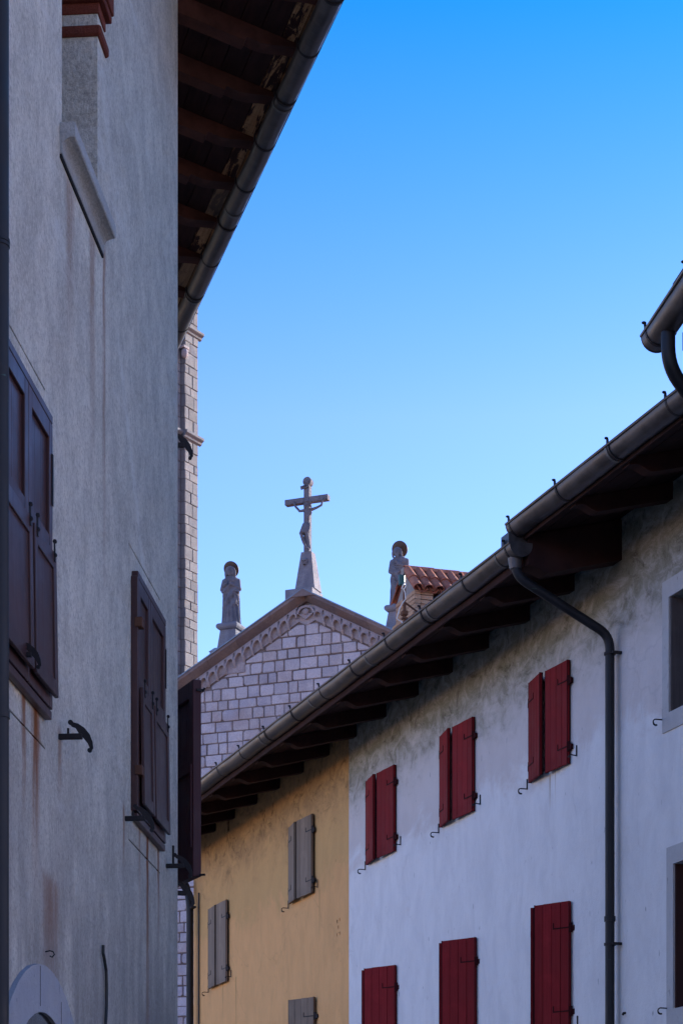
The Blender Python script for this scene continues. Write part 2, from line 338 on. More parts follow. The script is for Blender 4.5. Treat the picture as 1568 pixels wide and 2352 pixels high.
M_surr = plaster_right('surround_plaster', (.52, .51, .51), (.42, .41, .41), (.3, .28, .26), 50, 51, .2)
M_arch = plaster_right('pale_arch_paint', (.40, .40, .43), (.32, .32, .35), (.3, .28, .26), 50, 51, .2)
M_grnd = stone('paving', (.18, .16, .14), (.23, .205, .18), (.24, .215, .19), (.16, .145, .13), 1., False)
M_lin = paint('grey_lining', (.12, .10, .10), (.17, .145, .14), .8, spec=.1)
M_cable = metal('black_cable', (.012, .012, .014), (.02, .02, .022), .5, None, 0.)
M_wcable = metal('white_cable', (.6, .6, .58), (.7, .7, .68), .5, None, 0.)
M_green = metal('green_box', (.01, .06, .05), (.02, .09, .075), .4, None, 0.)

# ------------------------------------------------------------ wall with openings: a height field over (x, z)
def wall_mesh(x0, x1, z0, z1, holes, thick=.4):
    """holes: (x0,x1,z0,z1,depth); back face at -thick"""
    xs = sorted(set([x0, x1] + [h[0] for h in holes] + [h[1] for h in holes])); zs = sorted(set([z0, z1] + [h[2] for h in holes] + [h[3] for h in holes]))
    xs = [a for a in xs if x0 <= a <= x1]; zs = [a for a in zs if z0 <= a <= z1]
    mb = MB(); D = {}
    for i in range(len(xs) - 1):
        for j in range(len(zs) - 1):
            cx_, cz = (xs[i] + xs[i+1])/2, (zs[j] + zs[j+1])/2
            D[i, j] = max([0] + [h[4] for h in holes if h[0] < cx_ < h[1] and h[2] < cz < h[3]])
    for (i, j), d in D.items():
        a, b, c, e = xs[i], xs[i+1], zs[j], zs[j+1]
        mb.add([(a, -d, c), (b, -d, c), (b, -d, e), (a, -d, e)], [(0, 1, 2, 3)])
        dn = D.get((i+1, j))
        if dn is not None and dn != d: mb.add([(b, -d, c), (b, -dn, c), (b, -dn, e), (b, -d, e)], [(0, 1, 2, 3)])
        dn = D.get((i, j+1))
        if dn is not None and dn != d: mb.add([(a, -d, e), (b, -d, e), (b, -dn, e), (a, -dn, e)], [(0, 1, 2, 3)])
    t = -thick
    mb.add([(x0, 0, z0), (x0, 0, z1), (x0, t, z1), (x0, t, z0)], [(0, 1, 2, 3)])
    mb.add([(x1, 0, z0), (x1, t, z0), (x1, t, z1), (x1, 0, z1)], [(0, 1, 2, 3)])
    mb.add([(x0, 0, z1), (x1, 0, z1), (x1, t, z1), (x0, t, z1)], [(0, 1, 2, 3)])
    mb.add([(x0, t, z0), (x0, t, z1), (x1, t, z1), (x1, t, z0)], [(0, 1, 2, 3)])
    return mb

def rafter_mesh(width, zb, zt, m, wend, mat, w_s=None):
    """profile: underside zb at the wall falling with slope m, ogee tail, ends at wend; top at zt"""
    w1 = w_s or wend*.76; pr = [(-.15, zt + .15*m), (-.15, zb + .15*m)]
    pr.append((0, zb)); pr.append((w1, zb - m*w1))
    d = (zt - zb) - .065
    for i in range(1, 11):
        t = i/10; s_ = t*t*(3 - 2*t); ww = w1 + (wend - .05 - w1)*t
        pr.append((ww, zb - m*ww + d*s_))
    pr.append((wend, zb - m*wend + d)); pr.append((wend, zt - m*wend))
    return MB().prism(pr, -width/2, width/2, 'x').mesh('rafter', mat)

def gutter(fr, x0, x1, w, z, r, parent, brackets, caps=(True, True), seams=2.0, phase=0):
    n = 14; th = .006
    def ring(x, rr):
        return [(x, w + rr*math.cos(math.pi + math.pi*k/n), z + rr*math.sin(math.pi + math.pi*k/n)) for k in range(n + 1)]
    mb = MB(); N = max(2, int(abs(x1 - x0)/.5)); xs = [x0 + (x1 - x0)*i/N for i in range(N + 1)]
    vs = []
    for i, x in enumerate(xs):
        dz = .006*math.sin(i*1.7) ; dw = .005*math.sin(i*2.3 + 1)
        vs += [(a, b + dw, c + dz) for a, b, c in ring(x, r)] + [(a, b + dw, c + dz) for a, b, c in ring(x, r - th)]
    k2 = 2*(n + 1); fs = []
    for i in range(N):
        for k in range(n):
            a = i*k2 + k; fs.append((a, a + 1, a + k2 + 1, a + k2)); a += n + 1; fs.append((a, a + k2, a + k2 + 1, a + 1))
        for k in (0, n):
            a = i*k2 + k; fs.append((a, a + n + 1, a + n + 1 + k2, a + k2))
    mb.add(vs, fs)
    mb.tube([(x, w + r + .004, z + .004) for x in xs], .013, 8)
    o = mb.build('channel', M_gut, parent, fr.M, 'auto')
    for i, x in enumerate((x0, x1)):
        if caps[i]:
            c = MB(); pts = [(b, c2) for a, b, c2 in ring(0, r + .006)]; pts += [(w + r + .006, z + .02), (w - r - .006, z + .02)]
            c.prism(pts, x - .004, x + .004, 'x'); c.build('end_cap', M_gut, parent, fr.M)
    # soldered overlaps
    x = min(x0, x1) + .35
    L_ = abs(x1 - x0); k = 0
    while x < max(x0, x1) - .3:                          # soldered overlaps
        sm_ = MB(); aa = ring(0, r + .0035); bb_ = ring(0, r - .001)
        for q in range(n): sm_.prism([(aa[q][1], aa[q][2]), (aa[q+1][1], aa[q+1][2]), (bb_[q+1][1], bb_[q+1][2]), (bb_[q][1], bb_[q][2])], x, x + .035, 'x')
        sm_.build('soldered_seam', M_seam, parent, fr.M); k += 1; x += 1.9 + .1*math.sin(k*5)
    me = None
    for bx in brackets:
        if me is None:
            b = MB(); pts = []
            for k in range(n + 1):
                a = math.pi + math.pi*k/n; pts.append(((r + .007)*math.cos(a), (r + .007)*math.sin(a)))
            inn = [((r + .0)*math.cos(math.pi + math.pi*k/n), (r + .0)*math.sin(math.pi + math.pi*k/n)) for k in range(n, -1, -1)]
            for k in range(n):
                p, q = pts[k], pts[k+1]; p2, q2 = inn[n-k], inn[n-k-1]
                b.prism([p, q, q2, p2], -.014, .014, 'x')
            b.box(-.014, .014, r + .0, r + .012, -.01, .045)
            b.tube([(0, r + .008, .03), (0, r + .010, .06)], .010, 6); b.ball((0, r + .016, .056), (.014, .021, .012), 8, 5)
            b.box(-.014, .014, -r - .012, -r, -.02, .03)
            me = b.mesh('bracket', M_iron)
        place(me, 'bracket', parent, fr.M @ T(bx, w, z))
    return o

# ------------------------------------------------------------ ground
g0 = MB(); 
for i in range(-10, 10):
    for j in range(-10, 10): g0.add([(i*40, j*40, 0), (i*40 + 40, j*40, 0), (i*40 + 40, j*40 + 40, 0), (i*40, j*40 + 40, 0)], [(0, 1, 2, 3)])
tag(g0.build('ground', M_grnd), kind='structure')

# ============================================================ RIGHT HOUSES
SEAM = FR.s(801); YEND = FR.s(443); REND = -5.6
M_R = FR.M
white = thing('white_house', 'white plastered house with bright red plank shutters and mould stained top storey', 'house', M_R @ T((REND + SEAM)/2, 0, 0))
yellow = thing('yellow_house', 'narrow ochre yellow plastered house with weathered grey brown shutters', 'house', M_R @ T((YEND + SEAM)/2, 0, 0))
MR = .27                       # roof slope (rise per metre)
ZB = 8.32                      # underside of rafters at the wall
ZT = FR.z(1145, 1440)          # soffit at the wall
ZTH = ZT + .24                 # the raised eave of the near part
STEP = FR.s(1163, 1.19)              # where the raised eave starts
# windows
row1 = [(847, 876, 911, 1757, 1988), (1017, 1050, 1092, 1647, 1902), (1222, 1264, 1311, 1516, 1800)]
row2 = [(847, 876, 912, 2218), (1022, 1052, 1096, 2154), (1229, 1266, 1313, 2071)]
yw = [(669, 692, 722, 1870, 2078), (484, 503, 525, 2067, 2273)]
holesW = []; wins = []
for l, m_, r_, t, b in row1:
    x0, x1, xm, z0, z1 = FR.s(r_), FR.s(l), FR.s(m_), FR.z(l, b), FR.z(r_, t)
    wins.append((white, x0, x1, xm, z0, z1, 1)); holesW.append((x0 + .06, x1 - .06, z0 + .06, z1 - .06, .22))
for l, m_, r_, t in row2:
    x0, x1, z1 = FR.s(r_), FR.s(l), FR.z(r_, t); xm = (x0 + x1)/2; z0 = z1 - 1.35
    wins.append((white, x0, x1, xm, z0, z1, 2)); holesW.append((x0 + .06, x1 - .06, z0 + .06, z1 - .06, .22))
bx0, bx1 = REND + 1.9, FR.s(1538); bz0, bz1 = FR.z(1538, 1637), FR.z(1538, 1372)
holesW.append((bx0, bx1, bz0, bz1, .28))
cx0, cx1 = bx0, FR.s(1548); cz0, cz1 = FR.z(1548, 2318), FR.z(1548, 1985)
holesW.append((cx0, cx1, cz0, cz1, .28))
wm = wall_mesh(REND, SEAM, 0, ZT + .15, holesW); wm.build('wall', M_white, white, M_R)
MB().box(REND, STEP - .01, -.39, -.003, ZT + .152, ZT + .42).build('wall_head', M_white, white, M_R)
holesY = []
for l, m_, r_, t, b in yw:
    x0, x1, xm, z0, z1 = FR.s(r_), FR.s(l), FR.s(m_), FR.z(l, b), FR.z(r_, t)
    wins.append((yellow, x0, x1, xm, z0, z1, 3)); holesY.append((x0 + .06, x1 - .06, z0 + .06, z1 - .06, .22))
x0, x1, z1 = FR.s(726), FR.s(672), FR.z(726, 2291)
wins.append((yellow, x0, x1, (x0 + x1)/2, z1 - 1.3, z1, 4)); holesY.append((x0 + .06, x1 - .06, z1 - 1.24, z1 - .06, .22))
# five little round vent holes (a quincunx) and two putlog holes
vx, vz = FR.pt(775, 2130)
for dx, dz in ((-.05, .09), (.05, .08), (0, 0), (-.05, -.09), (.05, -.1)):
    holesY.append((vx + dx - .016, vx + dx + .016, vz + dz - .022, vz + dz + .022, .06))
hx, hz = FR.pt(523, 1893); holesY.append((hx - .05, hx + .05, hz - .12, hz + .1, .12))
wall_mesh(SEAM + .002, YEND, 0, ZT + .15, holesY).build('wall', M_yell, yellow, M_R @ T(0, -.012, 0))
# far gable end and back of both houses (closed solids)
dp = 15.0
mid = -dp/2
for par, a, b, mt, zt_ in ((white, REND, STEP - .002, M_white, ZT + .43), (white, STEP + .0, SEAM, M_white, ZT + .19), (yellow, SEAM + .002, YEND, M_yell, ZT + .19)):
    MB().prism([(-.45, 0), (-.45, zt_ - .02), (mid, zt_ + 3.7), (-dp, zt_ - .02), (-dp, 0)], a + .01, b - .01, 'x').build('rear_wall', mt, par, M_R)
    roof = MB()
    roof.prism([(1.02, zt_ + .06 - 1.02*MR - .16), (1.02, zt_ + .10 - 1.02*MR - .06), (-.3, zt_ + .30), (mid, zt_ + 4.0), (-dp - .8, zt_ - .1), (-dp - .8, zt_ - .2), (mid, zt_ + 3.85), (-.3, zt_ + .05)], a, b, 'x')  # unseen slopes raised so their ridge keeps sun off the grey house
    roof.build('roof', M_tile, par, M_R)
# window panes with frames
for par, x0, x1, xm, z0, z1, k in wins:
    f = MB(); a, b, c, d = x0 + .06, x1 - .06, z0 + .06, z1 - .06
    f.box(a + .002, b - .002, -.218, -.17, c + .002, c + .05).box(a + .002, b - .002, -.218, -.17, d - .05, d - .002).box(a + .002, a + .05, -.218, -.17, c + .05, d - .05).box(b - .05, b - .002, -.218, -.17, c + .05, d - .05).box((a + b)/2 - .03, (a + b)/2 + .03, -.218, -.172, c + .05, d - .05)
    fo = f.build('window', M_sill, par, M_R)
    MB().box(a + .05, b - .05, -.21, -.2, c + .05, d - .05).build('pane', M_glass, fo, M_R)
for a, b, c, d in ((bx0, bx1, bz0, bz1), (cx0, cx1, cz0, cz1)):
    f = MB(); f.box(a + .002, b - .002, -.278, -.24, c + .002, c + .06).box(a + .002, b - .002, -.278, -.24, d - .06, d - .002).box(a + .002, a + .06, -.278, -.24, c + .06, d - .06).box(b - .06, b - .002, -.278, -.24, c + .06, d - .06)
    fo = f.build('window', M_brown, white, M_R); MB().box(a + .06, b - .06, -.27, -.26, c + .06, d - .06).build('pane', M_glass, fo, M_R)
    MB().box(b - .02, b - .001, -.236, -.004, c + .002, d - .002).build('window_lining', M_lin if a == bx0 and b == bx1 else M_brown, white, M_R)
    s_ = MB(); e = .17
    s_.prism([(a - e, c - e), (b + e*.75, c - e), (b + e*.75, d + e), (a - e, d + e), (a - e, d + .0), (b, d), (b, c), (a - e, c)], .0, .014, 'y')
    s_.build('window_surround', M_surr, white, M_R)

def hinge_mesh(L_, s):
    b = MB(); b.box(0, s*L_, .040, .044, -.007, .007) if s > 0 else b.box(s*L_, 0, .040, .044, -.007, .007)
    e = s*L_; b.box(min(e, e - s*.010), max(e, e - s*.010), .040, .045, .0, .06)
    b.tube([(-s*.012, .025, -.05), (-s*.012, .025, .05)], .016, 8)
    q0, q1 = sorted((-s*.06, -s*.012)); b.box(q0, q1, -.02 + .022, .03, -.035, .02)
    return b
def shutter(par, fr, xh, s, W, z0, z1, ang, mat, hm, name='shutter'):
    """leaf hinged at xh, reaching s*W along x, swung out by ang, local origin at hinge foot"""
    M = fr.M @ T(xh, .006, z0) @ RZ(s*ang); H_ = z1 - z0
    b = MB(); a0, a1 = sorted((s*.01, s*(W - .01)))
    b.box(a0, a1, .001, .011, .01, H_ - .01)
    b.box(a0 - .008, a0 - .001, .0, .041, 0, H_).box(a1 + .001, a1 + .008, .0, .041, 0, H_)  # side strips carry painted shade on the leaf edges
    for q in (.16, .84): b.box(a0 + .03, a1 - .03, -.004, .004, H_*q - .05, H_*q + .05)
    leaf = b.build(name, M_dred if mat is M_red else M_gedge, par, M)
    n = 4; pw = W/n
    for i in range(n):
        a, c = sorted((s*(i*pw + .0015), s*((i + 1)*pw - .0015)))
        MB().cbox(a, c, .012, .039 + rnd.uniform(-.0015, .0015), rnd.uniform(0, .004), H_ - rnd.uniform(0, .004), .003).build('plank', mat, leaf, M)
    for q in (.165, .80):
        place(hm[s], 'strap_hinge', leaf, M @ T(0, 0, H_*q))
    return leaf
HM = {1: hinge_mesh(.2, 1).mesh('strap_hinge', M_iron), -1: hinge_mesh(.2, -1).mesh('strap_hinge', M_iron)}
HMR = {1: hinge_mesh(.2, 1).mesh('strap_hinge', M_dred), -1: hinge_mesh(.2, -1).mesh('strap_hinge', M_dred)}
def holdback(fr, x, z, par, mat=M_iron):
    b = MB(); b.box(-.007, .007, .001, .012, 0, .11); b.tube([(0, .0, .004), (0, .08, .004)], .0065, 6)
    pts = [(0, .08 + .028*math.sin(a), -.028 + .028*math.cos(a) + .004) for a in [i*math.pi/7 for i in range(0, 9)]]
    b.tube(pts, [.0065]*5 + [.009]*4, 6); return b
hb = holdback(FR, 0, 0, None).mesh('shutter_hook', M_iron)
b_ = MB(); b_.box(-.007, .007, .001, .012, 0, .11); b_.tube([(0, 0, .004), (0, .07, .01), (.0, .09, .0)], .0065, 6); b_.ball((0, .09, -.01), .013, 8, 5)
hb2 = b_.mesh('shutter_hook', M_iron)
for par, x0, x1, xm, z0, z1, k in wins:
    hm = HMR if k <= 2 else HM; mt = M_red if k <= 2 else M_grey
    A = {1: (4, 8.6), 2: (31, 26), 3: (4, 8), 4: (26, 12)}[k]
    A = (A[0] + rnd.uniform(-.8, .8), A[1] + rnd.uniform(-.8, .8))
    if k == 3 and xm > 10: A = (1.5, 3)
    W_r = xm - x0 - (.02 if k in (1, 3) else .004); W_l = x1 - xm - (.022 if k in (1, 3) else .004)
    shutter(par, FR, x0, 1, W_r, z0, z1, math.radians(A[0]), mt, hm)
    shutter(par, FR, x1, -1, W_l, z0, z1, math.radians(A[1]), mt, hm)
    place(hb, 'shutter_hook', par, M_R @ T(x1 + .12, 0, z0 - .04)); place(hb2, 'shutter_hook', par, M_R @ T(x0 - .14, 0, z0 + .05))
place(hb, 'shutter_hook', white, M_R @ T(FR.s(1523), 0, FR.z(1523, 1655))); place(hb, 'shutter_hook', white, M_R @ T(FR.s(1534), 0, FR.z(1534, 2318)))
MB().tube([(0, 0, 0), (0, .02, 0), (0, .03, -.02)], .012, 6).build('nail', M_iron, white, M_R @ T(FR.s(1436), 0, FR.z(1436, 2328)))

# rafters: roots seen at these places along the wall
roots = [494, 538, 589, 641, 696, 755, 819, 887, 961, 1040, 1123, 1217, 1319]
WT = 1.0
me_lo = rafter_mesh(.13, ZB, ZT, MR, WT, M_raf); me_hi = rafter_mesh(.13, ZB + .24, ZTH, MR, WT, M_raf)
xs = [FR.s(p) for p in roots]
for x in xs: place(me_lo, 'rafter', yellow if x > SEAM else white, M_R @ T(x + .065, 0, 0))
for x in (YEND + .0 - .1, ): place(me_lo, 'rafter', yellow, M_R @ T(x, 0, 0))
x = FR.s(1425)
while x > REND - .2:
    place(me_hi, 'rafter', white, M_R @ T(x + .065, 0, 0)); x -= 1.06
# timber closing the step between both eaves
stp = MB(); stp.prism([(0, ZB - .01), (0, ZTH - .02), (WT, ZTH - MR*WT - .02), (WT, ZT - MR*WT - .05), (WT*.8, ZB - .01 - MR*WT*.8)], STEP - .09, STEP + .10, 'x'); stp.build('end_rafter', M_raf, white, M_R)
# soffit boards run along the eave, above the rafters
def boards(par, fr, x0, x1, zt, m, w0, w1, n, mat, last=None, name='soffit_board'):
    bw = (w1 - w0)/n
    for i in range(n):
        a, b = w0 + i*bw + .004, w0 + (i + 1)*bw - .004; dz = rnd.uniform(0, .006)
        mb = MB(); mb.prism([(a, zt - m*a + .002 + dz), (b, zt - m*b + .002 + dz), (b, zt - m*b + .024 + dz), (a, zt - m*a + .024 + dz)], x0, x1, 'x')
        mb.build(name if not (last and i == n - 1) else 'eaves_board', last if (last and i == n - 1) else mat, par, fr.M)
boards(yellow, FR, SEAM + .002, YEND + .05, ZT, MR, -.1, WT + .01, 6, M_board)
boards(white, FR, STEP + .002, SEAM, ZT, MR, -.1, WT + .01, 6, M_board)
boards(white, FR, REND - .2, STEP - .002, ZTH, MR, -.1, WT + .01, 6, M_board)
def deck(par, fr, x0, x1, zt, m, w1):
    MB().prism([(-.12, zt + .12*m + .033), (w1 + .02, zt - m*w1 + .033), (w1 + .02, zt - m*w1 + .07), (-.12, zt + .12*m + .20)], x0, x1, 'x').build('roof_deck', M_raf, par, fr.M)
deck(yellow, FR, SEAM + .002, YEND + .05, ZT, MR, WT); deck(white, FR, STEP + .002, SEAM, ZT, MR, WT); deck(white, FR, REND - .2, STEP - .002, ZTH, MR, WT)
for par, a, b, zt_ in ((yellow, SEAM + .002, YEND + .05, ZT), (white, STEP + .002, SEAM, ZT), (white, REND - .2, STEP - .002, ZTH)):
    MB().box(a, b, WT + .012, WT + .034, zt_ - MR*WT - .05, zt_ - MR*WT + .09).build('fascia_board', M_raf, par, M_R)
# gutters on the right
GL = 1.19; GZ = 8.34
ga = thing('rain_gutter', 'long dark half round gutter below the eaves of the yellow and white houses', 'gutter', M_R @ T(4, GL, GZ), 'rain gutters along the eaves')
kn = [804.7, 734, 661, 607, 550, 498.6, 1061, 975, 885, 1160]
bks = sorted(FR.s(p, GL) for p in (1160, 1061, 966, 884, 804.7, 734, 668, 607, 550, 498.6))
gutter(FR, FR.s(1172, GL), YEND + .1, GL - .11, GZ, .115, ga, bks)
gb = thing('rain_gutter', 'upper dark gutter with end cap on the raised near eave of the white house', 'gutter', M_R @ T(-3, GL, GZ + .2), 'rain gutters along the eaves')
bks = [FR.s(p, GL) for p in (1170, 1276, 1397, 1530)] + [FR.s(1530, GL) - 1.0]
gutter(FR, FR.s(1163, GL), REND - .2, GL - .11, GZ + .20, .115, gb, bks)
def bend(pts, r, k=6):
    P = [Vector(p) for p in pts]; o = [P[0]]
    for i in range(1, len(P) - 1):
        a = (P[i-1] - P[i]).normalized(); b = (P[i+1] - P[i]).normalized()
        p0 = P[i] + a*r; p1 = P[i] + b*r
        for j in range(k + 1):
            t = j/k; o.append(p0*(1 - t)**2 + P[i]*2*t*(1 - t) + p1*t*t)
    o.append(P[-1]); return o
# downpipe on the white house
dpn = thing('downpipe', 'black downpipe bending from the gutter step and dropping down the white wall', 'downpipe', M_R @ T(FR.s(1400), .1, 4), 'downpipes on the houses')
xp, zp = FR.pt(1400, 1475, .09); xt = FR.s(1183, GL - .11)
pts = [(xt, GL - .11, GZ - .10), (xt, GL - .11, GZ - .26), (xp, .09, FR.z(1398, 1462, .09)), (xp, .09, .3)]
MB().tube(bend(pts, .13), .046, 14).build('pipe', M_pipe, dpn, M_R, 'auto')
MB().tube([(xt, GL - .11, GZ - .09), (xt, GL - .11, GZ - .2)], [.075, .056], 14).build('outlet', M_gut, dpn, M_R, 'auto')
MB().box(xt - .09, xt + .09, GL - .21, GL - .0, GZ + .02, GZ + .12).build('gutter_spout', M_gut, dpn, M_R)
for py in (1502, 2170):
    zz = FR.z(1400, py, .09); c_ = MB().tube([(xp, .09, zz - .012), (xp, .09, zz + .012)], .058, 14)
    c_.box(xp - .085, xp - .05, .0, .1, zz - .012, zz + .012); c_.build('pipe_clamp', M_iron, dpn, M_R)
c_ = MB().tube([(xp, .09, 4.78), (xp, .09, 4.83)], .056, 14).build('pipe_collar', M_pipe, dpn, M_R)
# downpipe at the far corner of the yellow house
dy = thing('downpipe', 'dark green downpipe with curved top standing at the far corner of the yellow house', 'downpipe', M_R @ T(YEND + .05, .1, 3), 'downpipes on the houses')
xq = FR.s(436, .12); zq = FR.z(436, 2075, .12)
pts = [(xq + .75, .12 + .2, FR.z(436, 2016, .12)), (xq + .22, .14, FR.z(430, 2022, .12)), (xq, .12, zq), (xq, .12, .2)]
MB().tube(bend(pts, .16), .058, 12).build('pipe', M_pipe, dy, M_R, 'auto')
MB().box(xq - .16, xq, .06, .14, zq - .1, zq - .07).build('pipe_clamp', M_iron, dy, M_R)
MB().tube([(FR.s(458), .012, .2), (FR.s(458), .012, zq + .15)], .014, 6).build('cable', M_cable, dy, M_R)  # no real cable: dark rod stands in for the thin shadow beside the pipe

# third, nearest house on the right: only the end of its eave shows
FN = Fr((1473 - CX)/F*17.0, 17.0, -math.sin(math.radians(8.2)), math.cos(math.radians(8.2)), UR)
ZN = EYR + (HY - 773)/F*17.0
near = thing('corner_house', 'nearest house on the right, only its dark eave tip shows under a gutter end', 'house', FN.M @ T(-6, -1, 0))
MB().box(-7, .3, -9, -1.35, 0, ZN + .3).build('wall', M_white, near, FN.M)
MB().prism([(-1.36, ZN + .9), (-1.36, ZN + 1.1), (-5.2, ZN + 3.7), (-9.6, ZN + .3), (-9.6, ZN + .1), (-5.2, ZN + 3.5)], -7.2, .3, 'x').build('roof', M_tile, near, FN.M)  # unseen roof, shaped tall and drawn out to block sun from the left wall
MB().prism([(-.25, ZN + .02), (-.25, ZN + .12), (-1.36, ZN + 1.09), (-1.36, ZN + .8)], -7.2, -.2, 'x').build('eave_deck', M_raf, near, FN.M)
boards(near, FN, -9.1, -.15, ZN + .28, .27, -1.3 + 0, -.2, 5, M_board)
for i in range(7):
    MB().prism([(-1.3, ZN + .30 + .33), (-1.3, ZN + .42), (-.7, ZN + .25), (-.25, ZN - .02 + .12), (-.25, ZN + .30)], -.5 - i, -.38 - i, 'x').build('rafter', M_raf, near, FN.M)
gn = thing('rain_gutter', 'short dark gutter end high at the right edge with its own curved outlet pipe', 'gutter', FN.M @ T(-3, 0, ZN), 'rain gutters along the eaves')
gutter(FN, .0, -8.0, -.115, ZN, .115, gn, [-.12, -1.15, -2.2, -3.3])
xo = FN.s(1512, -.115); 
pts = [(-.33, -.115, ZN - .1), (-.33, -.115, ZN - .36), (-.10, -.46, ZN - .62), (-.1, -1.2, ZN - .9), (-.1, -1.2, 5)]
dn_ = thing('downpipe', 'thick curved outlet pipe leaving the gutter end at the right edge of the frame', 'downpipe', FN.M @ T(-.3, -.2, ZN - .5), 'downpipes on the houses')
MB().tube(bend(pts, .15), .055, 14).build('pipe', M_pipe, dn_, FN.M, 'auto')
ee = MB()
ee.prism([(-.28, ZN - .16), (-.28, ZN - .02), (-1.25, ZN + .2), (-1.25, ZN - .02)], -.42, -.16, 'x'); ee.build('eave_end', M_raf, near, FN.M)

# chimney on the roof of the houses, built in the frame of the right wall
CY = 36.0
def rp(px, py, Y): 
    v = Vector(((px - CX)/F*Y, Y, EYR + (HY - py)/F*Y)); return M_R.inverted() @ (Matrix.Scale(UR, 4) @ v)
kc = rp(952, 1406, CY)                      # near outer corner, foot of the brickwork
kx, kw, kz = kc
chm = thing('chimney', 'plastered chimney with a brick head under small clay tiled gable on the roof', 'chimney', M_R @ T(kx + .4, kw - .4, kz - 1.5))
CL = .86; CD = 1.25
MB().box(kx + .05, kx + CL - .05, kw - CD + .05, kw - .05, kz - 2.6, kz - .05).build('shaft', M_rend, chm, M_R)
MB().cbox(kx - .05, kx + CL + .05, kw - CD - .05, kw + .05, kz - .05, kz, .006).build('ledge', M_brick, chm, M_R)
MB().box(kx + .1, kx + CL - .1, kw - CD + .1, kw - .2, kz, kz + .34).build('flue', M_dark, chm, M_R)
bh = .066; ch_ = .076
for c in range(5):
    z0 = kz + .004 + c*ch_; n = 4; off = .5*(c % 2)
    e = [0] + [(i + off)*CL/n for i in range(0 if off else 1, n)] + [CL]
    for a, b in zip(e[:-1], e[1:]):
        if b - a < .03: continue
        MB().cbox(kx + a + .003, kx + b - .003, kw - .115, kw + rnd.uniform(-.004, .004), z0, z0 + bh, .004).build('brick', M_brick, chm, M_R)
    for q in (0, .88):
        MB().cbox(kx + rnd.uniform(-.004, .012), kx + .11, kw - .33 - q, kw - .119 - q, z0, z0 + bh, .004).build('brick', M_brick, chm, M_R)
        MB().cbox(kx + CL - .11, kx + CL, kw - .33 - q, kw - .119 - q, z0, z0 + bh, .004).build('brick', M_brick, chm, M_R)
MB().box(kx + .015, kx + CL - .015, kw - .1, kw - .012, kz, kz + 5*ch_).build('mortar', M_rend, chm, M_R)
zt = kz + 5*ch_; gp = .38; xm = kx + CL/2
MB().prism([(kx, zt), (kx + CL, zt), (xm, zt + gp)], kw - .14, kw - .01, 'y').build('gable', M_rend, chm, M_R)
MB().box(kx - .02, kx + CL + .02, kw - CD, kw - .15, zt, zt + .03).build('slab', M_brick, chm, M_R)
# tiles: barrels lying down the slope toward -x (near) and +x (far)
slope = math.atan2(gp, CL/2); SLn = math.hypot(gp, CL/2) + .05
def barrel(L_, r0, r1, th=.014, up=True):
    b = MB(); n = 8; vs = []
    for i, (l, r) in enumerate(((0, r0), (L_, r1))):
        for rr in (r, r - th):
            for k in range(n + 1):
                a = math.pi*k/n; vs.append((l, rr*math.cos(a), rr*math.sin(a)*(1 if up else -1)))
    m = n + 1; fs = []
    for k in range(n):
        fs += [(k, k + 1, 2*m + k + 1, 2*m + k), (m + k, 3*m + k, 3*m + k + 1, m + k + 1), (k, m + k, m + k + 1, k + 1), (2*m + k, 2*m + k + 1, 3*m + k + 1, 3*m + k)]
    for k in (0, n): fs.append((k, 2*m + k, 3*m + k, m + k))
    b.add(vs, fs); return b
tu = barrel(SLn*.58, .075, .09).mesh('roof_tile', M_tile, 'auto'); td = barrel(SLn*.58, .085, .075, up=False).mesh('roof_tile', M_tile, 'auto')
for side in (-1, 1):
    Mb = M_R @ T(xm, 0, zt + gp + .035) @ (RZ(math.pi) if side < 0 else Matrix.Identity(4)) @ RY(slope)
    for k in range(8):
        y_ = kw - .03 - .19*k; yy = -y_ if side < 0 else y_
        for q in (0, 1):
            place(tu, 'roof_tile', chm, Mb @ T(q*SLn*.48, yy, .035 - q*.012)); 
            if k < 7: place(td, 'roof_tile', chm, Mb @ T(q*SLn*.48, yy - (.095 if side > 0 else -.095), .045 - q*.012))
    MB().box(.02, SLn - .03, -(kw + .0) if side < 0 else kw - CD, (-(kw - CD) if side < 0 else kw + .0), -.04, -.005).build('tile_bed', M_terra, chm, Mb)
for k in range(3):
    place(barrel(.52, .085, .095).mesh('ridge_tile', M_tile, 'auto'), 'ridge_tile', chm, M_R @ T(xm, kw + .02 - .46*k, zt + gp + .06) @ RZ(-math.pi/2))
MB().box(xm - .06, xm + .06, kw - CD, kw + .05, zt + gp - .02, zt + gp + .09).build('ridge_bed', M_rend, chm, M_R)
# aerial mast with box and cable in front of the chimney
mp = rp(928.5, 1440, CY - .3); mast = thing('aerial_mast', 'thin rusty mast clamped to the chimney with a small dark green box on top', 'mast', M_R @ T(mp.x, mp.y, mp.z))
zt2 = rp(928, 1322, CY - .3).z
MB().tube([(mp.x, mp.y, mp.z - 1.0), (mp.x, mp.y, zt2)], .026, 10).build('pole', M_rusty, mast, M_R)
MB().cbox(mp.x - .035, mp.x + .035, mp.y - .0, mp.y + .10, zt2 - .17, zt2 + .0, .01).build('junction_box', M_green, mast, M_R)
MB().cbox(mp.x - .05, mp.x + .05, mp.y - .05, mp.y + .05, zt2 - .66, zt2 - .58, .01).box(mp.x - .04, mp.x + .04, mp.y - .045, mp.y + .045, zt2 - .72, zt2 - .69).build('mast_clamp', M_rusty, mast, M_R)
MB().tube([(mp.x + .06, mp.y, kz + .03), (mp.x - .02, mp.y - .02, kz + .05), (kx - .08, kw - .02, kz - .02), (kx - .08, kw - .5, kz - .02)], .016, 8).build('bracket_arm', M_rusty, mast, M_R)
cp = [(930, 1338), (925, 1345), (922, 1352), (927, 1354), (931, 1347), (932, 1340)]
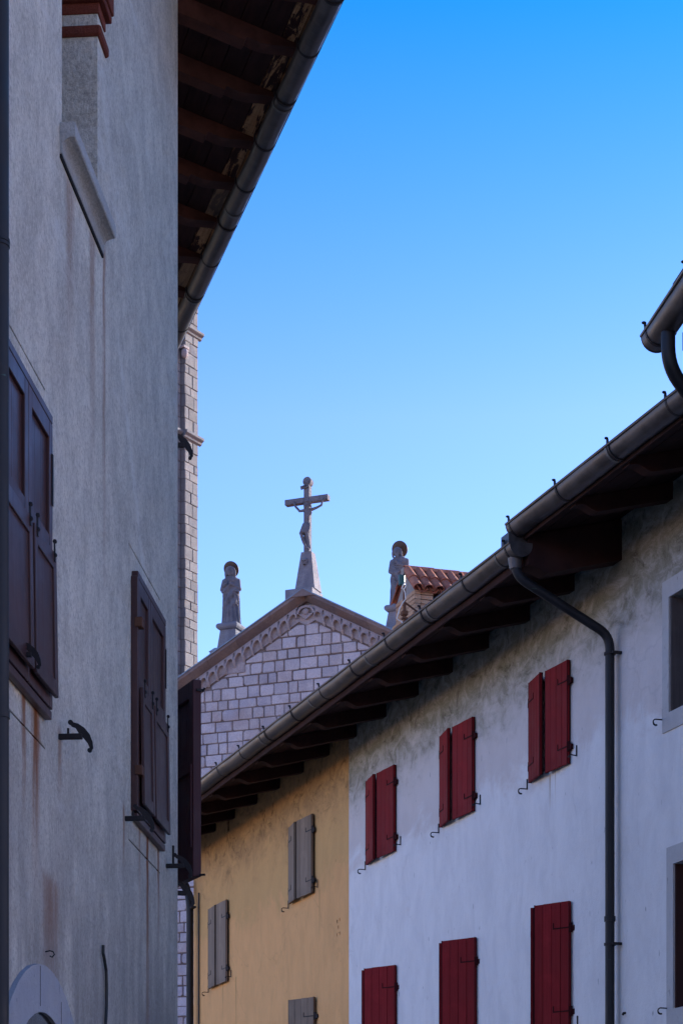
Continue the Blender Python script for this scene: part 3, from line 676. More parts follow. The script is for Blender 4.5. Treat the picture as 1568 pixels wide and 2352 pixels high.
cp2 = [(926, 1352), (930, 1362), (931, 1376), (925, 1384), (918, 1396), (911, 1420), (914, 1424), (922, 1428), (926, 1440)]
for c in (cp, cp2): MB().tube([rp(a, b, CY - .45) for a, b in c], .009, 6).build('cable', M_wcable, mast, M_R)

# ============================================================ LEFT HOUSE
left = thing('grey_house', 'grey rough plastered house on the left with brown panelled shutters and deep wooden eave', 'house', FL.M @ T(6, 0, 0))
ML = FL.M; ML2 = FL2.M
win_L = []
def s_(p): return FL.s(p)
z_top, z_bot = 7.0, 5.31
w2 = (FL.s(381, .05), s_(303), FL.s(346, .05)); w1 = (FL.s(121, .05), FL.s(121, .05) + 1.50, FL.s(66, .05))
holesL = []
nz0, nz1 = FL.z(169, 270, .095) - .04, 12.0; nx0, nx1 = s_(224), s_(142)
holesL.append((nx0, nx1, nz0, nz1, .45))
for a, b, c in (w1, w2):
    g_ = .13; zz0, zz1 = 5.08, 7.20; t = .012
    holesL += [(a - .02, b + g_, zz1, zz1 + .014, t), (a - .02, b + g_, zz0, zz0 + .014, t), (b + g_ - .010, b + g_, zz0, zz1, t*.6)]
    holesL.append((a + .05, b - .05, z_bot + .05, z_top - .05, .2))
LTOP = 12.55
wall_mesh(0, 7.5, 0, LTOP, holesL, .6).build('wall', M_left, left, ML)
MB().box(-8.2, 0, -.6, 0, 0, LTOP - .1).build('side_wall', M_left, left, ML2)
SU = Matrix.Scale(1/UL, 4)
pg = [(SU @ ML @ Vector((0, -.62, 0))), (SU @ ML @ Vector((7.5, -.62, 0))), (SU @ ML @ Vector((7.5, -7, 0))), (SU @ ML2 @ Vector((-8.2, -7, 0))), (SU @ ML2 @ Vector((-8.2, -.62, 0)))]
MB().prism([(p.x, p.y) for p in pg], 0, LTOP - .3, 'z').build('rear_walls', M_left, left, Matrix.Scale(UL, 4))
# sill of the upper window
sx0, sx1 = s_(234), s_(137)
zs = FL.z(169, 270, .095)
prof = [(0, zs), (.090, zs + .002), (.095, zs - .006), (.095, zs - .08)]
for i in range(0, 8):
    a = math.pi/2*i/7; prof.append((.088 - .072*math.sin(a), zs - .088 - .05*(1 - math.cos(a))))
prof += [(.014, zs - .185), (0, zs - .19)]
MB().prism(prof, sx0, sx1, 'x').build('window_sill', M_sill, left, ML)
MB().box(sx0 - .0, sx1 + .0, .0, .012, zs - .215, zs - .192).build('sill_joint', M_dark, left, ML)
# terracotta imposts wrapping the far jamb
za, zb = FL.z(228, 94), FL.z(228, 70)
def impost(zlo, zhi, out, ln, rnd_):
    m = MB(); a, b = nx0 - ln, nx0 + out
    m.cbox(a, b, -.449, out, zlo, zhi, rnd_); return m
impost(za, zb, .026, nx0 - FL.s(251, .026), .012).build('impost', M_terra, left, ML)
zc = FL.z(228, 42)
impost(zc, zc + .07, .012, nx0 - FL.s(243, .012), .004).build('impost', M_terra, left, ML)
impost(zc + .07, zc + .12, .048, nx0 - FL.s(257, .048), .005).build('impost', M_terra, left, ML)
impost(zc + .12, zc + .45, .062, nx0 - FL.s(262, .062), .006).build('impost', M_terra, left, ML)
MB().box(nx0 + .002, nx1 - .002, -.448, -.43, nz0, nz1).build('pane', M_glass, left, ML)

# shutters of the left house: framed leaves with boards in the panels, lower flaps on top hinges
def panel_leaf(par, x0, x1, z0, z1, M, flap=True):
    """leaf spans x0..x1 (x grows toward the viewer); front at y=.07"""
    st = .085; b = MB(); y0, y1 = .008, .05; zm0, zm1 = z0 + (z1 - z0)*.52, z0 + (z1 - z0)*.60
    for a, c in ((x0, x0 + st), (x1 - st, x1)): b.cbox(a, c, y0, y1, z0, z1, .004)
    for a, c in ((z0, z0 + .10), (zm0, zm1), (z1 - .10, z1)): b.cbox(x0 + st, x1 - st, y0, y1 - .001, a, c, .003)
    leaf = b.build('shutter', M_brown, par, M)
    n = 3; pw = (x1 - x0 - 2*st)/n
    for i in range(n):
        for a, c in ((zm1, z1 - .10), (z0 + .10, zm0)):
            MB().cbox(x0 + st + i*pw + .001, x0 + st + (i + 1)*pw - .001, y0 + .004, y0 + .022, a + .001, c - .001, .002).build('panel_board', M_brown, leaf, M)
    # flap hung from the middle rail, tilted out a little
    fh = zm0 - z0 - .06; Mf = M @ T(0, y1 + .004, zm0 + .03) @ RX(math.radians(.9)) @ T(0, 0, -fh - .03)
    f = MB(); a0, a1 = x0 + .03, x1 - .02
    for a, c in ((a0, a0 + .07), (a1 - .07, a1)): f.cbox(a, c, 0, .026, 0, fh + .03, .004)
    for a, c in ((0, .09), (fh - .07, fh + .03)): f.cbox(a0 + .07, a1 - .07, 0, .025, a, c, .003)
    f.box(a0 + .07, a1 - .07, .004, .014, .09, fh - .07)
    f.build('flap', M_brown, leaf, Mf)
    for xx in (a0 + .06, a1 - .06):
        h = MB()
        h.box(xx - .012, xx + .012, .024, .031, fh - .03, fh + .1); h.ball((xx, .030, fh + .09), .014, 6, 4); h.ball((xx, .030, fh + .01), .014, 6, 4)
        h.build('flap_hinge', M_iron, leaf, Mf)
    return leaf
for wi in (w1, w2):
    a, b, c = wi
    fm = MB(); fm.cbox(a - .005, b + .02, .002, .05, z_top - .005, z_top + .045, .004).cbox(a - .0, b + .02, .002, .045, z_bot - .06, z_bot - .01, .004).cbox(b + .0, b + .05, .002, .05, z_bot, z_top, .004)
    fm.build('shutter_frame', M_brown, left, ML)
    panel_leaf(left, a, c - .004, z_bot, z_top - .01, ML); panel_leaf(left, c + .004, b, z_bot, z_top - .01, ML)
    for q in (.17, .8):
        zz = z_bot + (z_top - z_bot)*q
        MB().tube([(a - .012, .03, zz - .08), (a - .012, .03, zz + .08)], .016, 8).ball((a - .012, .03, zz + .09), .017, 8, 5).ball((a - .012, .03, zz - .09), .017, 8, 5).box(a + .0, a + .03, .0505, .056, zz - .15, zz + .15).build('hinge', M_iron, left, ML)
        MB().cbox(b - .03, b + .06, .03, .085, zz - .03, zz + .04, .004).build('hinge', M_rusty, left, ML)
# wrought iron shutter stays: flat arm out of the wall with a scrolled vane
def stay():
    b = MB(); b.cbox(-.015, .015, 0, .17, -.02, .02, .004); b.box(-.006, .006, .06, .075, .02, .06)
    # vane in the plane y-z
    cen = [(.085, .10), (.10, .085), (.13, .075), (.165, .04), (.20, .0), (.225, -.045), (.235, -.085), (.225, -.10)]
    wd = [.008, .016, .018, .028, .026, .018, .012, .010]
    up = []; lo = []
    for i, (p, w_) in enumerate(zip(cen, wd)):
        a = cen[max(i - 1, 0)]; c = cen[min(i + 1, len(cen) - 1)]; tx, tz = c[0] - a[0], c[1] - a[1]; l = math.hypot(tx, tz)
        up.append((p[0] - tz/l*w_, p[1] + tx/l*w_)); lo.append((p[0] + tz/l*w_, p[1] - tx/l*w_))
    for i in range(len(cen) - 1): b.prism([up[i], up[i+1], lo[i+1], lo[i]], -.007, .007, 'x')
    b.tube([(-.01, .085, .10), (.01, .085, .10)], .018, 10); b.tube([(-.01, .222, -.1), (.01, .222, -.1)], .016, 10)
    return b
sm = stay().mesh('shutter_stay', M_iron)
for px, py in ((135, 1693), (287, 1881), (381, 1990)):
    x, z = FL.pt(px, py); place(sm, 'shutter_stay', left, ML @ T(x, 0, z) @ Matrix.Scale(.86, 4))
x, z = FL.pt(43, 1505); place(sm, 'shutter_stay', left, ML @ T(FL.s(24), 0, FL.z(24, 1505)) @ Matrix.Scale(.7, 4))
MB().box(-.01, .01, .05, .066, .02, .16).build('stay_pin', M_iron, left, ML @ T(FL.s(381), 0, FL.z(381, 1990)))
# stays and open shutter on the hidden flank, past the corner
def wpt(px, py, Y): return Vector(((px - CX)/F*Y, Y, EYL + (HY - py)/F*Y))
for px, py, Y in ((407, 1022, 18.6), (411, 2052, 18.6)):
    p = ML2.inverted() @ (Matrix.Scale(UL, 4) @ wpt(px, py, Y)); place(sm, 'shutter_stay', left, ML2 @ T(p.x, max(p.y - .11, -.05), p.z))
pN = wpt(443, 2010, 18.4); zB = wpt(455, 2013, 18.4).z; zTp = wpt(445, 1560, 18.4).z
FS = Fr(pN.x, pN.y, -.407, .913, UL)
osh = thing('open_shutter', 'bordeaux panelled shutter swung open past the corner of the grey house', 'shutter', FS.M @ T(.35, 0, zB))
sb = MB(); Wd = .80; th = .075
for a, c in ((0, .10), (Wd - .1, Wd)): sb.cbox(a, c, -th, 0, zB, zTp, .005)
for a, c in ((zB, zB + .14), (zB + .9, zB + 1.0), (zTp - .14, zTp)): sb.cbox(.1, Wd - .1, -th + .001, -.001, a, c, .004)
sb.build('frame', M_bordeaux, osh, FS.M)
for i in range(4):
    pw = (Wd - .2)/4
    MB().cbox(.1 + i*pw + .001, .1 + (i + 1)*pw - .001, -.055, -.035, zB + .14, zTp - .14, .002).build('panel_board', M_bordeaux, osh, FS.M)
MB().tube([(-.02, -.05, zB + .01), (-.05, -.09, zB + .01)], .01, 6).box(-.02, .0, -.09, -.03, zTp - .10, zTp - .08).tube([(-.015, -.08, zTp - .10), (-.015, -.10, zTp - .07)], .01, 6).build('latch', M_iron, osh, FS.M)
MB().tube([(.02, .01, zB + .25), (.02, .01, zB + .95)], .008, 6).build('bolt_rod', M_bordeaux, osh, FS.M)

# deep eave over the hidden flank; its gutter is the big diagonal
A = wpt(408, 800, 1); B = wpt(785, 0, 1)
ZG = EYL + 8.3*KL
YA = (ZG - EYL)/((HY - 800)/F); YB = (ZG - EYL)/((HY - 0)/F)
pA = Vector(((408 - CX)/F*YA, YA)); pB = Vector(((785 - CX)/F*YB, YB))
FE = Fr(pB.x, pB.y, pB.x - pA.x, pB.y - pA.y, UL)      # x toward the viewer, origin on the outer lip
OV = 1.36; ME = .26; rg = .095
MEv = FE.M; wt = -OV + .0; ws = -2*rg + .02           # soffit runs from w=-OV (wall) to ws
ZE = ZG - .02                                        # soffit height at its outer edge
def zsof(w_): return ZE + ME*(ws - w_)
M_rafL = paint('left_rafter_wood', (.055, .019, .014), (.10, .036, .026), .8, (3, 3, 3), .2)
eh = thing('timber_eave', 'deep dark timber eave with peeling boards overhanging the flank of the grey house', 'eave', MEv @ T(-2, -.7, ZE))
X0, X1 = -9.6, .9
n = 8; bw = (ws + OV + .2 - .13)/(n - 1)
for i in range(n):
    a, b = -OV - .2 + i*bw + .004, -OV - .2 + (i + 1)*bw - .004
    if i == n - 1: b = ws - .004
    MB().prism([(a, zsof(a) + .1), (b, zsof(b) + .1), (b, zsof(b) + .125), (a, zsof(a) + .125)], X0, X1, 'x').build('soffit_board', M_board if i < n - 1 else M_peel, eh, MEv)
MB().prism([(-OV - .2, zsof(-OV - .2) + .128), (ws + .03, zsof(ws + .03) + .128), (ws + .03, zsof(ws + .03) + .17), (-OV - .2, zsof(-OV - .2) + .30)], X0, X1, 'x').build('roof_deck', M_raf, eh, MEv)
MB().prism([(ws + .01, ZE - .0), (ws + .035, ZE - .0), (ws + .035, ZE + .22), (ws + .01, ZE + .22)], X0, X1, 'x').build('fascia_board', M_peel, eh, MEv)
# raise of slopes: rafters
rp_ = [(-.15 - OV, zsof(-OV - .15) + .097), (-OV - .15, zsof(-OV - .15) - .06), (-.62 - .0, zsof(-.62) - .06)]
rp_ += [(-.60, zsof(-.60) - .02)]
for i in range(0, 9):
    t = i/8; ww = -.58 + (ws + .62 - .06)*t - 0.0; s3 = t*t*(3 - 2*t); rp_.append((ww, zsof(ww) - .02 + .075*s3 - .02*math.sin(math.pi*t)))
rp_ += [(ws, zsof(ws) + .05), (ws, zsof(ws) + .097)]
rme = MB().prism(rp_, -.075, .075, 'x').mesh('rafter', M_rafL)
gx = []
for py in (108, 226.5, 318, 420, 508, 589, 671):
    # points on the outer lip line at that picture height
    Yq = (ZG - EYL)/((HY - py)/F); gx.append(-(Vector((pB.x, pB.y)) - (pB + (pA - pB)*((Yq - YB)/(YA - YB)))).length)
sp = (gx[0] - gx[-1])/6
xs_e = [gx[0] + sp*k for k in range(1, 0, -1)] + [gx[0] - sp*k for k in range(0, 10)]
for x in xs_e: place(rme, 'rafter', eh, MEv @ T(x - sp*.25, 0, 0))
gl = thing('rain_gutter', 'big dark half round gutter cutting diagonally across the top left of the view', 'gutter', MEv @ T(-2, -.1, ZG), 'rain gutters along the eaves')
gutter(FE, X0, X1, -rg, ZG, rg, gl, xs_e)
# roof over everything on the left, tiles peeping over the gutter lip
MB().prism([(ws - .02, ZE + .26), (ws - .02, ZE + .31), (-4.9, ZE + 1.5), (-8.6, ZE + .4), (-8.6, ZE + .3), (-4.9, ZE + 1.35), (-OV, ZE + .65)], X0, X1, 'x').build('roof', M_tile, left, MEv)
tme = barrel(.42, .085, .095).mesh('roof_tile', M_tile, 'auto')
for i in range(48):
    place(tme, 'roof_tile', eh, MEv @ T(X1 - .1 - i*.225, -.06, ZE + .23) @ RZ(-math.pi/2) @ RY(math.radians(-14)))
# front eave (out of view, over the visible wall)

# near downpipe at the left edge of the picture
nd = thing('downpipe', 'near black downpipe filling the left edge of the picture in front of the grey wall', 'downpipe', ML @ T(FL.s(8), .1, 4), 'downpipes on the houses')
Yp = 11.3; cpx = wpt(20, 0, Yp); lc = ML.inverted() @ Vector((cpx.x*UL, Yp*UL, 0)); rr = .06
px_, py_ = lc.x + .0, lc.y - rr*1.0
pm = MB().tube([(px_, py_, .1), (px_, py_, 12.4)], rr, 20)
pm.build('pipe', M_pipe, nd, ML, 'auto')
for q in (552, 562, 1638, 1646):
    zz = EYL + (HY - q)/F*Yp; MB().tube([(px_, py_, zz - .009), (px_, py_, zz + .009)], rr + .005, 20).build('pipe_collar', M_pipe, nd, ML, 'auto')
# cable and little hook low on the wall
cb = MB(); cps = [(230, 2172), (230, 2190), (233, 2204), (237, 2230), (238, 2270), (238, 2310), (236, 2352), (234, 2420)]
cb.tube([(lambda q: (q[0], .02, q[1]))(FL.pt(a, b)) for a, b in cps], .011, 8)
tag(cb.build('wall_cable', M_cable, None, ML), 'black cable hanging down the lower grey wall beside the pale arch', 'cable')
MB().tube([(0, 0, 0), (0, .05, .01), (0, .085, 0), (0, .10, -.03), (0, .075, -.06), (0, .05, -.045)], .008, 6).build('wall_hook', M_iron, left, ML @ T(FL.s(104), 0, FL.z(104, 2187)) @ Matrix.Scale(.55, 4))
# pale arch of the doorway at the bottom left
ax = FL.s(94); zt_o = FL.z(86, 2215); 
ro = 1.40
zc_ = zt_o - ro
ri = ro - (zt_o - FL.z(88, 2325))
arch = MB(); NA = 24
for i in range(NA):
    a0, a1 = math.pi*i/NA, math.pi*(i + 1)/NA
    arch.prism([(ax + ro*math.cos(a0), zc_ + ro*math.sin(a0)), (ax + ro*math.cos(a1), zc_ + ro*math.sin(a1)), (ax + ri*math.cos(a1), zc_ + ri*math.sin(a1)), (ax + ri*math.cos(a0), zc_ + ri*math.sin(a0))], .0, .03, 'y')
arch.box(ax - ro, ax - ri, 0, .03, 0, zc_).box(ax + ri, ax + ro, 0, .03, 0, zc_)
dar = arch.build('door_surround', M_arch, left, ML)
gj = MB(); gj.box(ax + .15, ax + .157, .0305, .032, zc_ + ri*1.02, zt_o - .02); gj.box(ax - .42, ax - .413, .0305, .032, zc_ + .25, zt_o - .16); gj.build('joint_line', M_dark, left, ML)
dd = [(ax + ri*math.cos(math.pi*i/NA), zc_ + ri*math.sin(math.pi*i/NA)) for i in range(NA + 1)] + [(ax - ri, 0), (ax + ri, 0)]
MB().prism(dd, .001, .006, 'y').build('door', M_glass, left, ML)

# ============================================================ BELL TOWER
tower = thing('bell_tower', 'tall pale ashlar bell tower edge behind the grey house', 'tower', FT.M @ T(3, -3, 0))
MT = FT.M; tw = FT.s(425); TTOP = 40
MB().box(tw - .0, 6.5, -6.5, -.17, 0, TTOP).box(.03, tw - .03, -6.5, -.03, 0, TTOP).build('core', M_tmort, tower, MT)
def ashlar(x0, x1, z0, z1, y_out, dep, j=.008, c=.014):
    b = MB(); jx = lambda: rnd.uniform(-.006, .006)
    y1 = y_out + rnd.uniform(-.01, .012)
    f0 = [(x0 + j, z0 + j), (x1 - j, z0 + j), (x1 - j, z1 - j), (x0 + j, z1 - j)]
    f1 = [(x0 + j + c + jx(), z0 + j + c + jx()), (x1 - j - c + jx(), z0 + j + c + jx()), (x1 - j - c + jx(), z1 - j - c + jx()), (x0 + j + c + jx(), z1 - j - c + jx())]
    vs = [(x, y_out - dep, z) for x, z in f0] + [(x, y1 - .012, z) for x, z in f0] + [(x, y1, z) for x, z in f1]
    fs = [(8, 9, 10, 11)] + [(i + 4, (i + 1) % 4 + 4, (i + 1) % 4 + 8, i + 8) for i in range(4)] + [(i, (i + 1) % 4, (i + 1) % 4 + 4, i + 4) for i in range(4)]
    return b.add(vs, fs)
z = 8.0; row = 0
zlist = []
while z < 36:
    h = rnd.uniform(.26, .43); zlist.append((z, z + h)); z += h
bands = (FT.z(457, 1013), FT.z(457, 772))
cnt = 0; hid = MB()
for (za_, zb_) in zlist:
    row += 1; cut = tw*(.36 if row % 2 else .62) + rnd.uniform(-.06, .06)
    py1 = FT.proj(0, 0, za_)[1]; py2 = FT.proj(0, 0, zb_)[1]
    vis = py1 > 715 and py2 < 1580
    for a, b in ((.0, cut), (cut, tw)):
        bb = ashlar(a, b, za_, zb_, .0, .08)
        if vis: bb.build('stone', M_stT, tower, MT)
        else: hid.add(bb.v, bb.f)
    # return of the pilaster (faces the viewer) is the end of the near stone
    rb = MB().cbox(tw - .01, tw + .012 + rnd.uniform(-.004, .006), -.165, -.012, za_ + .008, zb_ - .008, .004)
    if vis: rb.build('stone', M_stT, tower, MT)
    else: hid.add(rb.v, rb.f)
    xx = tw + .02
    while xx < 2.4:
        ln = rnd.uniform(.3, .7); bb = ashlar(xx, xx + ln, za_, zb_, -.155, .06)
        if vis and xx < tw + .3: bb.build('stone', M_stT, tower, MT)
        else: hid.add(bb.v, bb.f)
        xx += ln
tag(hid.build('stone_courses', M_stT, tower, MT), kind='stuff')
for zb_ in bands:
    pr = [(-.02, -.16), (.05, -.12), (.07, -.06), (.13, -.02), (.15, .0), (.15, .07), (.0, .12), (-.02, .12)]
    MB().prism([(a, zb_ + b) for a, b in pr], -.13, tw + .1, 'x').build('string_course', M_stT, tower, MT)
    MB().prism([(a - .15, zb_ + b) for a, b in pr], tw + .1, 6.6, 'x').build('string_course', M_stT, tower, MT)
cp_ = FT.pt(424, 812)
MB().ball((tw + .05, .02, cp_[1]), (.12, .12, .16), 10, 7).cbox(tw - .1, tw + .2, -.1, .1, cp_[1] + .14, cp_[1] + .22, .01).build('carved_head', M_stB, tower, MT)

# ============================================================ CHURCH
church = thing('church', 'stone church gable with stepped arch frieze below a brown raking cornice', 'church', FC.M)
MC = FC.M; RS = .54; ZA = 20.62                   # slope and apex of the raking cornice top
def zr(x): return ZA - RS*abs(x)
SMAX = 7.5
def rake_prism(mb, prof, x0, x1, mt=None):         # prof: (y, dz below rake line) swept along the rake
    n = len(prof); vs = []
    for x in (x0, x1):
        for y, dz in prof: vs.append((x, y, zr(x) + dz))
    fs = [tuple(range(n)), tuple(range(2*n - 1, n - 1, -1))] + [(i, (i + 1) % n, (i + 1) % n + n, i + n) for i in range(n)]
    return mb.add(vs, fs)
bd = MB(); bd.prism([(-SMAX, 0), (SMAX, 0), (SMAX, zr(SMAX) - .3), (0, ZA - .3), (-SMAX, zr(SMAX) - .3)], -18, -.03, 'y'); bd.build('wall', M_mort, church, MC)
for sg in (1, -1):
    f = MB(); rake_prism(f, [(.34, -.0), (.34, .035), (-1.2, .05), (-1.2, .0)], sg*.0, sg*SMAX); f.build('flashing', M_lead, church, MC)
    f = MB(); rake_prism(f, [(-1.2, -.0), (-1.2, -.2), (-17.9, -.2), (-17.9, 0)], 0, sg*SMAX); f.build('roof', M_tile, church, MC)
    x = 0.0
    while x < SMAX - .1:
        ln = rnd.uniform(.75, 1.1); e = min(x + ln, SMAX)
        f = MB(); dy = rnd.uniform(-.01, .01)
        rake_prism(f, [(-.03, -.004), (.31 + dy, -.004), (.31 + dy, -.09), (.285 + dy, -.11), (.06, -.265), (-.03, -.265)], sg*(x + (.004 if x else 0)), sg*(e - .004)); f.build('cornice_stone', M_stC, church, MC); x = e
# frieze of small pointed openings and round arches, one stepped bay at a time
BP = .277; FH = .40; ft = -.268
def bay(sg):
    b = MB(); w_ = BP; sl = -RS*sg
    def P(u, v, y): return (u, y, v + sl*u)
    def slab(poly, y0, y1):
        n = len(poly); vs = [P(u, v, y0) for u, v in poly] + [P(u, v, y1) for u, v in poly]
        b.add(vs, [tuple(range(n)), tuple(range(2*n - 1, n - 1, -1))] + [(i, (i + 1) % n, (i + 1) % n + n, i + n) for i in range(n)])
    slab([(0, 0), (w_, 0), (w_, -FH), (0, -FH)], -.03, .012)          # field behind the arches
    R_ = w_*.5; cxx = w_*.5; N = 10
    # spandrel plate above the arch
    for i in range(N):
        a0, a1 = math.pi*i/N, math.pi*(i + 1)/N
        u0, v0 = cxx + R_*.80*math.cos(a0), -.30 + R_*1.15*math.sin(a0); u1, v1 = cxx + R_*.80*math.cos(a1), -.30 + R_*1.15*math.sin(a1)
        slab([(u0, v0), (u1, v1), (u1, -.035), (u0, -.035)], .013, .12)
        q = .80 + .34
        slab([(cxx + R_*.80*math.cos(a0), v0), (cxx + R_*.80*math.cos(a1), v1), (cxx + R_*1.02*math.cos(a1), -.30 + R_*1.42*math.sin(a1)), (cxx + R_*1.02*math.cos(a0), -.30 + R_*1.42*math.sin(a0))], .121, .150)
    slab([(0, -.0), (w_, 0), (w_, -.034), (0, -.034)], .013, .10)
    return b
bayM = {}
for sg in (1, -1):
    bayM[sg] = bay(sg)
def corbel(sg):
    b = MB(); 
    b.prism([(.012, .03), (.13, .03), (.13, -.02), (.10, -.03), (.10, -.055), (.07, -.065), (.07, -.085), (.012, -.13)], -.034, .034, 'x')
    b.box(-.022, .022, .086, .118, .03, .15)
    b.prism([(.088, .20), (.088, .13), (.104, .16)], -.05, .05, 'x')
    return b
eye = MB()
for a, c in (((-.045, .0), (0, .055)), ((0, .055), (.045, .0)), ((-.045, 0), (.045, 0))):
    eye.tube([(a[0], .09, a[1]), (c[0], .09, c[1])], .011, 5)
corb = corbel(1)
for sg in (1, -1):
    k = 0; x = .26
    while x + BP < 4.6:
        zz = zr(x) + ft if sg > 0 else zr(x + BP) + ft
        m = MB(); m.add(bayM[sg].v, bayM[sg].f)
        # corbel with its small pointed opening on the outer side of the bay
        cx2 = BP if sg > 0 else 0.
        base = zr(x + BP) - (zr(x) if sg > 0 else zr(x + BP))
        m.add(corb.v, corb.f, T(cx2, 0, base - .32)); m.add(eye.v, eye.f, T(cx2, 0.002, base - .13))
        xo = x if sg > 0 else -(x + BP)
        m.build('frieze_arch', M_stB, church, MC @ T(xo, 0, zz)); x += BP; k += 1
# apex block: lunette with a small carved roundel, and the pointed stone above
ap = MB(); R0 = .27
for i in range(12):
    a0, a1 = math.pi*i/12, math.pi*(i + 1)/12
    ap.prism([(R0*math.cos(a0)*.78, R0*math.sin(a0)*.62), (R0*math.cos(a1)*.78, R0*math.sin(a1)*.62), (R0*math.cos(a1), R0*.85*math.sin(a1)), (R0*math.cos(a0), R0*.85*math.sin(a0))], .0, .13, 'y')
ap.prism([(-.22, 0), (.22, 0), (0, -.16)], .0, .10, 'y'); ap.ball((0, .1, .06), (.10, .04, .09), 10, 7)
for q in range(6): ap.ball((.07*math.cos(q*1.05), .12, .05 + .06*math.sin(q*1.05)), .028, 6, 4)
ap.build('carved_lunette', M_stB, church, MC @ T(0, 0, ZA - .62))
MB().prism([(-.30, ZA - .36), (.30, ZA - .36), (.30, ZA - .78), (0, ZA - .62 - .3), (-.30, ZA - .78)], -.03, .01, 'y').build('lunette_field', M_stB, church, MC)
MB().prism([(-.36, ZA - .20), (.36, ZA - .20), (0, ZA + .02)], .315, .345, 'y').build('apex_stone', M_stC, church, MC)

# ashlar of the gable: each stone its own piece where it shows
def clip(poly, a, b, c):                           # keep a*x+b*z<=c
    o = []
    for i in range(len(poly)):
        p, q = poly[i], poly[(i + 1) % len(poly)]; dp_, dq = a*p[0] + b*p[1] - c, a*q[0] + b*q[1] - c
        if dp_ <= 0: o.append(p)
        if dp_*dq < 0: t = dp_/(dp_ - dq); o.append((p[0] + (q[0] - p[0])*t, p[1] + (q[1] - p[1])*t))
    return o
def stone_mesh(poly, y, dep=.05, c=.012):
    n = len(poly); cx_ = sum(p[0] for p in poly)/n; cz = sum(p[1] for p in poly)/n
    # chip the corners so the outline is not a perfect rectangle
    out_ = []
    for i in range(n):
        p, a, b = poly[i], poly[i-1], poly[(i + 1) % n]
        la, lb = math.dist(p, a), math.dist(p, b); k = min(rnd.choice((.006, .01, .015, .025, .05))*rnd.uniform(.6, 1.2), la*.35, lb*.35)
        out_.append((p[0] + (a[0] - p[0])*k/la, p[1] + (a[1] - p[1])*k/la)); out_.append((p[0] + (b[0] - p[0])*k/lb, p[1] + (b[1] - p[1])*k/lb))
    n = len(out_); ins = []
    for p in out_:
        d = math.dist(p, (cx_, cz)); k = min(c*rnd.uniform(.8, 2.2)/max(d, .02), .4); ins.append((p[0] + (cx_ - p[0])*k, p[1] + (cz - p[1])*k))
    tl = rnd.uniform(-.03, .03); tz = rnd.uniform(-.03, .03)
    vs = [(p[0], y - dep, p[1]) for p in out_] + [(p[0], y - .014, p[1]) for p in out_] + [(p[0], y + (p[0] - cx_)*tl + (p[1] - cz)*tz, p[1]) for p in ins]
    vs.append((cx_, y + .006, cz)); m = len(vs) - 1
    fs = [(i, (i + 1) % n, (i + 1) % n + n, i + n) for i in range(n)] + [(i + n, (i + 1) % n + n, (i + 1) % n + 2*n, i + 2*n) for i in range(n)] + [(i + 2*n, (i + 1) % n + 2*n, m) for i in range(n)]
    return MB().add(vs, fs)
ze = ZA + ft - FH - .06
def visible(x, z):
    px, py = FC.proj(x, 0, z)
    if px < 400: return False
    if 404 < px < 450 and py > 1990 and py < 2370: return True
    return py < 1815 - (px - 457)*.79 and px < 900 and py < 1850
z = ze - .05; hid = MB(); cnt = 0; z = 19.75
first = True
while z > 7.6:
    h = rnd.uniform(.27, .345); x = -5.2 - rnd.uniform(0, .4)
    while x < 5.4:
        ln = rnd.uniform(.24, .55); j = rnd.uniform(.007, .016)
        u_ = lambda: rnd.uniform(-.001, .012)
        poly = [(x + j + u_(), z - h + j + u_()), (x + ln - j - u_(), z - h + j + u_()), (x + ln - j - u_(), z - j - u_()), (x + j + u_(), z - j - u_())]
        poly = clip(poly, RS, 1, ze); poly = clip(poly, -RS, 1, ze) if len(poly) > 2 else poly
        if len(poly) > 2:
            ar = abs(sum(poly[i][0]*poly[(i+1) % len(poly)][1] - poly[(i+1) % len(poly)][0]*poly[i][1] for i in range(len(poly))))/2
            pp = []
            for p in poly:
                if not pp or math.dist(p, pp[-1]) > .02: pp.append(p)
            if len(pp) > 2 and math.dist(pp[0], pp[-1]) < .02: pp.pop()
            if ar > .006 and len(pp) > 2:
                sm_ = stone_mesh(pp, .0 + rnd.uniform(-.012, .014))
                cxp = sum(p[0] for p in pp)/len(pp); czp = sum(p[1] for p in pp)/len(pp)
                if any(visible(*p) for p in pp) and cnt < 290:
                    sm_.build('stone', M_stA, church, MC); cnt += 1
                else: hid.add(sm_.v, sm_.f)
        x += ln
    z -= h
print('facade stones', cnt)
tag(hid.build('stone_courses', M_stA, church, MC), kind='stuff')

# blocks that carry the statues
WY = -.42                                         # depth of their axis behind the facade plane
def base_block(sg):
    x = sg*2.45; m = MB(); zt_ = zr(2.95) + .42 - .12
    m.prism([(x - .55, zt_ - .06), (x + .55, zt_ - .06), (x + .55, zt_ - .75), (x - .55, zt_ - .75)], WY - .45, WY + .45, 'y')
    m.build('statue_base', M_stB, church, MC)
    MB().prism([(x - .58, zt_ - .058), (x + .58, zt_ - .058), (x + .40, zt_ + .03), (x - .40, zt_ + .03)], WY - .47, WY + .47, 'y').build('flashing', M_lead, church, MC)
    return zt_ + .03

